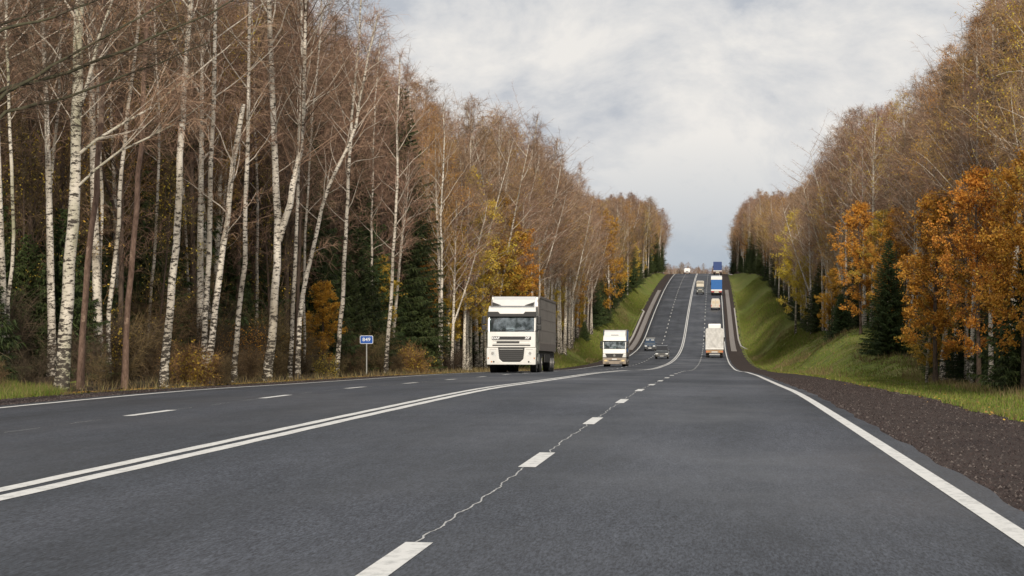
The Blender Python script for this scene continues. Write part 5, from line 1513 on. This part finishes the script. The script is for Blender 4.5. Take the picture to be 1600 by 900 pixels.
single('spruce_tree', 1315, 17.0, 0.8, 2, 'low bushy spruce behind the top of the grassy mound')
single('orange_oak', 1462, 13.4, 0.62, 0, 'brown-orange oak with layered boughs above the right verge', top=300)
single('orange_oak', 1530, 13.6, 0.66, 1, 'orange oak second from the right border', top=265)
single('orange_oak', 1600, 13.6, 0.72, 0, 'orange oak whose boughs enter at the right border', 2.2, top=225)
single('yellow_tree', 1448, 13.2, 0.42, 0, 'small yellow sapling at the foot of the brown-orange oak', top=455)
single('spruce_tree', 1520, 14.9, 0.45, 0, 'low dark spruce under the orange oaks on the right verge')
single('spruce_tree', 1475, 15.6, 0.5, 2, 'low dark spruce right of the yellow sapling')
single('spruce_tree', 1580, 15.3, 0.5, 0, 'low dark spruce in the right corner of the wood')
single('bare_birch', 1417, 16.5, 0.66, 2, 'white birch rising right of the dark conical spruce')
single('bare_birch', 1512, 16.8, 0.66, 0, 'white birch between the two orange oaks')
single('bare_birch', 1556, 16.4, 0.62, 4, 'white birch second from the right border')
single('yellow_tree', 735, -12.4, 0.95, 1, 'golden tree with thin crown left of the white lorry', top=268)
single('orange_oak', 775, -12.8, 0.8, 0, 'orange-leaved tree behind the white lorry cab', top=305)
single('yellow_tree', 700, -13.0, 0.55, 0, 'yellow tree midway between the sign and the white lorry', top=330)
single('orange_oak', 505, -13.2, 0.42, 0, 'small orange tree glimpsed behind the leaning birch', top=440)
single('spruce_tree', 655, -13.4, 0.6, 0, 'green spruce right of the 849 sign at the forest edge')
single('spruce_tree', 545, -14.6, 0.55, 1, 'dark green spruce between slim birch and the 849 sign')
single('spruce_tree', 935, -16.5, 0.9, 0, 'dark spruce above the grass patch left of the hill road')
single('spruce_tree', 1008, -14.8, 0.75, 1, 'dark spruce on the hilltop at the end of the left bank')

for q_, (px_, xr_, v_, lb_) in enumerate(((742, -13.8, 0, 'pale many-limbed birch above the left side of the white lorry cab'), (782, -15.5, 1, 'pale many-limbed birch above the middle of the white lorry roof'),
        (826, -14.6, 0, 'pale many-limbed birch above the rear of the white lorry'), (858, -15.8, 1, 'pale many-limbed birch just beyond the rear of the white lorry'),
        (888, -14.8, 0, 'pale many-limbed birch over the start of the left grass patch'), (912, -16.2, 1, 'pale many-limbed birch farther along the left grass patch'),
        (1298, 20.0, 0, 'pale many-limbed birch at the tall end of the right wood behind the mound'), (1332, 20.5, 1, 'pale many-limbed birch rising over the tall orange tree'),
        (1378, 19.8, 0, 'pale many-limbed birch rising over the dark conical spruce'), (1425, 19.5, 1, 'pale many-limbed birch left of and above the brown-orange oak'), (1490, 19.0, 0, 'pale many-limbed birch above and right of the brown-orange oak'))):
    single('multi_birch', px_, xr_, 1.15, v_, lb_, 0.5 + 1.3 * q_)
single('orange_oak', 1400, 17.5, 0.7, 1, 'orange-topped tree right behind the dark conical spruce', 1.9, top=325)
single('orange_oak', 1575, 15.4, 0.7, 1, 'tall orange oak behind the oak at the right border', 4.1, top=170)
single('yellow_tree', 1375, 16.6, 0.7, 0, 'yellow crown showing above the dark conical spruce', 2.9, top=330)
single('orange_oak', 1300, 17.5, 0.6, 0, 'small orange tree between the tall orange tree and the low spruces', 1.1, top=420)
single('yellow_tree', 1262, 17.2, 0.6, 0, 'dull yellow tree close behind the bright yellow one', 4.1, top=400)
single('orange_oak', 795, -13.2, 0.6, 1, 'small orange tree above the lorry windscreen side', 3.3, top=345)
single('yellow_tree', 762, -13.4, 0.7, 1, 'golden tree directly above the white lorry cab', 5.0, top=285)
single('orange_oak', 652, -14.0, 0.5, 0, 'small orange tree high behind the spruce right of the 849 sign', 0.2, top=395)
single('yellow_tree', 590, -14.5, 0.5, 0, 'small yellow crown behind the 849 sign', 1.4, top=400)
single('orange_oak', 940, -15.2, 0.6, 1, 'orange-tinged tree over the left grass patch', 2.0, top=330)
# shrubs along both edges
def put_shrub(idx, x, y, sc, label, group):
    kind, me = SHR[idx]
    t = mobj(kind, me, None, (x, y, Gs(x, y) - 0.05)); t.rotation_euler = (0, 0, rng.uniform(0, 6.28)); t.scale = (sc, sc, sc)
    tag(t, label, 'shrub', group)
nsh = 0
shrest = {-1: [], 1: []}
for side in (-1, 1):
    y = 46.0
    while y < 520:
        fr = float(LF(y) if side < 0 else RF(y))
        for k in range(3 if y < 200 else 2):
            px, _ = vis_px(side * fr, y)
            if not (-80 < px < 1680): continue
            x = side * (fr + 1.1 + k * 1.7 + rng.uniform(-0.6, 0.8)); yy = y + rng.uniform(-1.2, 1.2)
            u = rng.random()
            if rng.random() < (0.62 if k == 0 else 0.5): continue
            i = int(rng.integers(0, 3)) if u < 0.86 else 3 + int(rng.integers(0, 3))
            if k == 0 and i in (2, 5): i = 1
            sc = rng.uniform(0.45, 0.95) * (1.0 if side < 0 else 0.7) * (0.55 if k == 0 else 1)
            if (k == 2 or y > 210) and i < 3: shrest[side].append((x, yy, Gs(x, yy), sc)); continue
            lk = ['tangled dark bare shrub', 'low dark bare shrub', 'tall brown bare shrub', 'dark shrub with yellow leaves', 'small yellow-leaved shrub', 'tall shrub with orange leaves'][i]
            lb = '%s %s %s' % (lk, 'at the forest edge' if k == 0 else 'behind the forest edge', zone(side * 20, yy))
            put_shrub(i, x, yy, sc, lb, 'alike: ' + lb); nsh += 1
        y += 1.9 if y < 130 else 3.0 if y < 260 else 6.0
put_shrub(4, *at(303, -11.6), 0.75, 'yellow-leaved bush at the gravel edge left of the paired birches', None)
put_shrub(4, *at(650, -11.9), 0.95, 'yellow-leaved bush right of the blue 849 sign', None)
put_shrub(1, *at(345, -11.6), 0.4, 'low russet bush at the gravel edge right of the paired birches', None)

# deep woods behind: counted by nobody
def gn_wood(name, pts, kinds, seed, label):
    """pts: (x,y,z,scale) points; instances of standing trees' geometry"""
    me = bpy.data.meshes.new(name); me.from_pydata([p[:3] for p in pts], [], [])
    o = mobj(name, me); tag(o, label, 'woodland', None, 'stuff')
    at_ = me.attributes.new('tree_scale', 'FLOAT', 'POINT'); at_.data.foreach_set('value', [p[3] for p in pts])
    ng = bpy.data.node_groups.new(name, 'GeometryNodeTree')
    ng.interface.new_socket('Geometry', in_out='INPUT', socket_type='NodeSocketGeometry'); ng.interface.new_socket('Geometry', in_out='OUTPUT', socket_type='NodeSocketGeometry')
    gi = ng.nodes.new('NodeGroupInput'); go = ng.nodes.new('NodeGroupOutput'); L = ng.links.new
    g2i = ng.nodes.new('GeometryNodeGeometryToInstance')
    src = []
    for k in kinds:
        for (tm, cm) in ([(q[0], q[1]) for q in TPL[k]] if isinstance(k, str) else [(k[0],) * 2]):
            j = ng.nodes.new('GeometryNodeJoinGeometry')
            for m in {tm, cm}:
                ob = next(q for q in bpy.data.objects if q.type == 'MESH' and q.data == m)
                oi = ng.nodes.new('GeometryNodeObjectInfo'); oi.inputs[0].default_value = ob; oi.transform_space = 'ORIGINAL'
                oi.inputs['As Instance'].default_value = False
                L(oi.outputs['Geometry'], j.inputs[0])
            gt = ng.nodes.new('GeometryNodeGeometryToInstance'); L(j.outputs[0], gt.inputs[0]); src.append(gt)
    jj = ng.nodes.new('GeometryNodeJoinGeometry')
    for s in src: L(s.outputs[0], jj.inputs[0])
    ip = ng.nodes.new('GeometryNodeInstanceOnPoints'); ip.inputs['Pick Instance'].default_value = True
    L(gi.outputs[0], ip.inputs['Points']); L(jj.outputs[0], ip.inputs['Instance'])
    rv = ng.nodes.new('FunctionNodeRandomValue'); rv.data_type = 'INT'; rv.inputs['Seed'].default_value = seed
    for s in rv.inputs:
        if s.type == 'INT' and s.name == 'Min': s.default_value = 0
        if s.type == 'INT' and s.name == 'Max': s.default_value = len(src) - 1
    L([s for s in rv.outputs if s.type == 'INT'][0], ip.inputs['Instance Index'])
    rr = ng.nodes.new('FunctionNodeRandomValue'); rr.data_type = 'FLOAT_VECTOR'; rr.inputs[0].default_value = (0, 0, 0); rr.inputs[1].default_value = (0, 0, 6.28)
    L(rr.outputs[0], ip.inputs['Rotation'])
    na = ng.nodes.new('GeometryNodeInputNamedAttribute'); na.data_type = 'FLOAT'; na.inputs[0].default_value = 'tree_scale'
    L([s for s in na.outputs if s.type == 'VALUE'][0], ip.inputs['Scale'])
    L(ip.outputs[0], go.inputs[0])
    md = o.modifiers.new('wood', 'NODES'); md.node_group = ng
    return o
pts = {-1: [], 1: []}
for (k, x, y) in rest: pts[-1 if x < 0 else 1].append((x, y, Gs(x, y), min(1.0, skyline_height(x, y) / 25) * rng.uniform(0.8, 0.97)))
for side in (-1, 1):
    for _ in range(900):
        y = rng.uniform(60, 900); x = side * rng.uniform(42, 95)
        px, _z = vis_px(x, y)
        if -300 < px < 1900: pts[side].append((x, y, Gs(x, y), rng.uniform(0.8, 0.97) * min(1.0, max(0.3, skyline_height(x, y) / 25))))
gn_wood('woodland', pts[-1], ['bare_birch', 'brown_tree', 'spruce_tree', 'russet_birch'], 3, 'deep mixed wood filling in behind the left tree rows')
gn_wood('woodland', pts[1], ['russet_birch', 'brown_tree', 'spruce_tree', 'bare_birch'], 4, 'deep mixed wood filling in behind the right tree rows')
for side, nm in ((-1, 'left'), (1, 'right')):
    o = gn_wood('undergrowth', shrest[side], [(q[1],) for q in SHR[:3]], 8, 'tangled dark bare undergrowth between the trunks of the %s wood' % nm); o['category'] = 'undergrowth'
fp = []
for _ in range(1300):
    y = rng.uniform(1300, 1600); x = rng.uniform(-120, 190)
    if abs(x) < 0: continue
    fp.append((x, y, Gs(x, y), rng.uniform(0.50, 0.58)))
gn_wood('far_woodland', fp, ['bare_birch', 'brown_tree', 'brown_tree', 'spruce_tree'], 5, 'low band of far brown and green wood beyond the hilltop')

# ------------------------------------------------------------------ ground cover
def blades(name, P, h, w, mat, label, cat, seed, lean=0.35):
    r = np.random.default_rng(seed); n = len(P)
    a = r.random(n) * 6.28; S = np.stack([np.cos(a), np.sin(a), np.zeros(n)], 1) * (w / 2)[:, None]
    T = P + np.stack([r.normal(0, lean, n) * h, r.normal(0, lean, n) * h, h], 1)
    V = np.stack([P - S, P + S, T], 1).reshape(-1, 3)
    F = np.arange(3 * n).reshape(-1, 3)
    o = mobj(name, np_mesh(name, V, [F], [mat])); tag(o, label, cat, None, 'stuff'); return o
def scatter(n, xa, xb, ya, yb, side, seed, pw=1.0, dens=None):
    r = np.random.default_rng(seed)
    y = ya + (yb - ya) * r.random(n) ** pw
    a = np.array([xa(v) if callable(xa) else xa for v in y]) if callable(xa) else np.full(n, xa)
    b = np.array([xb(v) if callable(xb) else xb for v in y]) if callable(xb) else np.full(n, xb)
    x = side * (a + (b - a) * r.random(n))
    keep = np.ones(n, bool)
    if dens: keep = r.random(n) < dens(x, y)
    x, y = x[keep], y[keep]
    return np.stack([x, y, G(x, y) - 0.01], 1)
def patchy(x, y): return 0.35 + 0.65 * (np.sin(x * 1.7 + y * 0.4) * np.sin(y * 0.33 - x) > -0.25)
P = scatter(90000, lambda y: float(redge(y)) - 0.15, lambda y: float(RF(y)) + 1.5, 36, 300, 1, 1, 1.5, patchy)
r1 = np.random.default_rng(2)
blades('grass', P, 0.03 + 0.11 * r1.random(len(P)), 0.018 + 0.03 * P[:, 1] / 150, GRASS, 'green grass covering the right verge and mound', 'grass', 1)
P = scatter(15000, lambda y: float(RF(y)) - 1.2, lambda y: float(RF(y)) + 2.0, 36, 260, 1, 9, 1.3)
blades('dry_grass', P, 0.08 + 0.22 * r1.random(len(P)), 0.018 + 0.02 * P[:, 1] / 150, DRYG, 'straw-coloured dry grass mixed into the right verge under the trees', 'grass', 2)
P = scatter(26000, lambda y: 10.5, lambda y: float(LF(y)) + 2.0, 44, 260, -1, 3, 1.3, lambda x, y: 0.25 + 0.75 * (np.sin(y * 0.9) * np.sin(y * 0.37 + x) > 0.1))
blades('dry_grass', P, 0.05 + 0.38 * r1.random(len(P)) ** 3, 0.014 + 0.022 * P[:, 1] / 150, DRYG, 'straw-coloured dry grass along the foot of the left forest', 'grass', 3)
P = scatter(26000, 10.35, 15.5, 48, 66, -1, 4)
keep = (P[:, 0] < -10.3 - np.clip(P[:, 1] - 58, 0, 9) * 0.2)
blades('grass', P[keep], 0.08 + 0.20 * r1.random(keep.sum()), np.full(keep.sum(), 0.016), GRASS, 'bright green grass at the left border of the picture beside the gravel', 'grass', 4)
P = scatter(90000, 10.6, lambda y: float(LF(y)) + 1.0, 230, 620, -1, 5)
blades('grass', P, 0.10 + 0.35 * r1.random(len(P)) ** 2, np.full(len(P), 0.08), GRASS, 'green grass on the left bank of the hill road', 'grass', 5)
P = scatter(110000, 11.0, lambda y: float(RF(y)) + 1.0, 280, 640, 1, 6)
blades('grass', P, 0.10 + 0.35 * r1.random(len(P)) ** 2, np.full(len(P), 0.08), GRASS, 'green grass on the right slope of the hill road', 'grass', 6)
P = scatter(40000, 11.2, lambda y: float(RF(y)) + 0.5, 120, 520, 1, 31, 1.2, lambda x, y: np.where(np.sin(x * 0.9 + y * 0.07) * np.sin(y * 0.045 - x * 0.5) > 0.15, 0.9, 0.06))
blades('dry_grass', P, 0.08 + 0.40 * r1.random(len(P)) ** 2, 0.02 + 0.05 * P[:, 1] / 400, DRYG, 'patches of dry straw-coloured grass on the right mound and slope', 'grass', 32)
P = scatter(26000, 10.8, lambda y: float(LF(y)) + 0.5, 180, 560, -1, 33, 1.2, lambda x, y: np.where(np.sin(x * 0.9 + y * 0.07) * np.sin(y * 0.045 - x * 0.5) > 0.15, 0.9, 0.06))
blades('dry_grass', P, 0.08 + 0.40 * r1.random(len(P)) ** 2, 0.02 + 0.05 * P[:, 1] / 400, DRYG, 'patches of dry straw-coloured grass on the left bank of the hill', 'grass', 34)
# loose stones on the gravel
def stones(P, s, seed, name, mat, label, cat):
    r = np.random.default_rng(seed); n = len(P)
    base = np.array([[1, 0, 0], [-0.5, 0.87, 0], [-0.5, -0.87, 0], [0, 0, 0.9]])
    a = r.random(n) * 6.28; c, q = np.cos(a), np.sin(a)
    B = base[None] * s[:, None, None] * (0.7 + 0.6 * r.random((n, 4, 1)))
    V = np.stack([B[..., 0] * c[:, None] - B[..., 1] * q[:, None], B[..., 0] * q[:, None] + B[..., 1] * c[:, None], B[..., 2]], -1) + P[:, None, :]
    b = np.arange(n)[:, None] * 4
    F = np.concatenate([b + np.array([[0, 1, 3]]), b + np.array([[1, 2, 3]]), b + np.array([[2, 0, 3]])])
    o = mobj(name, np_mesh(name, V.reshape(-1, 3), [F], [mat])); tag(o, label, cat, None, 'stuff')
P = scatter(75000, 7.72, lambda y: float(redge(y)) + 0.1, 16, 110, 1, 11, 1.9); P[:, 2] -= 0.016
rs = np.random.default_rng(12)
stones(P, 0.006 + 0.022 * rs.random(len(P)) ** 3, 12, 'gravel', STONES, 'loose dark stones on the right gravel shoulder', 'gravel')
P = scatter(30000, 8.05, 10.4, 42, 120, -1, 13, 1.5); P[:, 2] -= 0.016
stones(P, 0.010 + 0.025 * rs.random(len(P)) ** 3, 13, 'gravel', STONES, 'loose dark stones on the left gravel shoulder', 'gravel')
def leaf_litter(P, seed, label):
    r = np.random.default_rng(seed); n = len(P); P = P.copy(); P[:, 2] += 0.03
    V, F = leafquads(P, 0.028 + 0.03 * r.random(n), r)
    V = V.reshape(-1, 4, 3); V[:, :, 2] = P[:, None, 2] + (V[:, :, 2] - P[:, None, 2]) * 0.3; V = V.reshape(-1, 3)
    o = mobj('fallen_leaves', np_mesh('fallen_leaves', V, [F], [LITTER])); tag(o, label, 'leaves', None, 'stuff')
r2 = np.random.default_rng(20)
yy = 26 + 170 * r2.random(1300) ** 1.4; xx = redge(yy) + r2.normal(0.35, 0.40, 1300)
leaf_litter(np.stack([xx, yy, G(xx, yy)], 1), 21, 'fallen orange leaves along the grass edge of the right shoulder')
yy = 44 + 110 * r2.random(2500); xx = -10.5 - np.abs(r2.normal(0, 0.7, 2500))
leaf_litter(np.stack([xx, yy, G(xx, yy)], 1), 22, 'fallen pale leaves along the foot of the left forest')
print('trees', COUNT, 'shrubs', nsh, 'rest', len(rest), 'objects', len(bpy.data.objects))
print('tris', sum(len(m.polygons) for m in bpy.data.meshes))
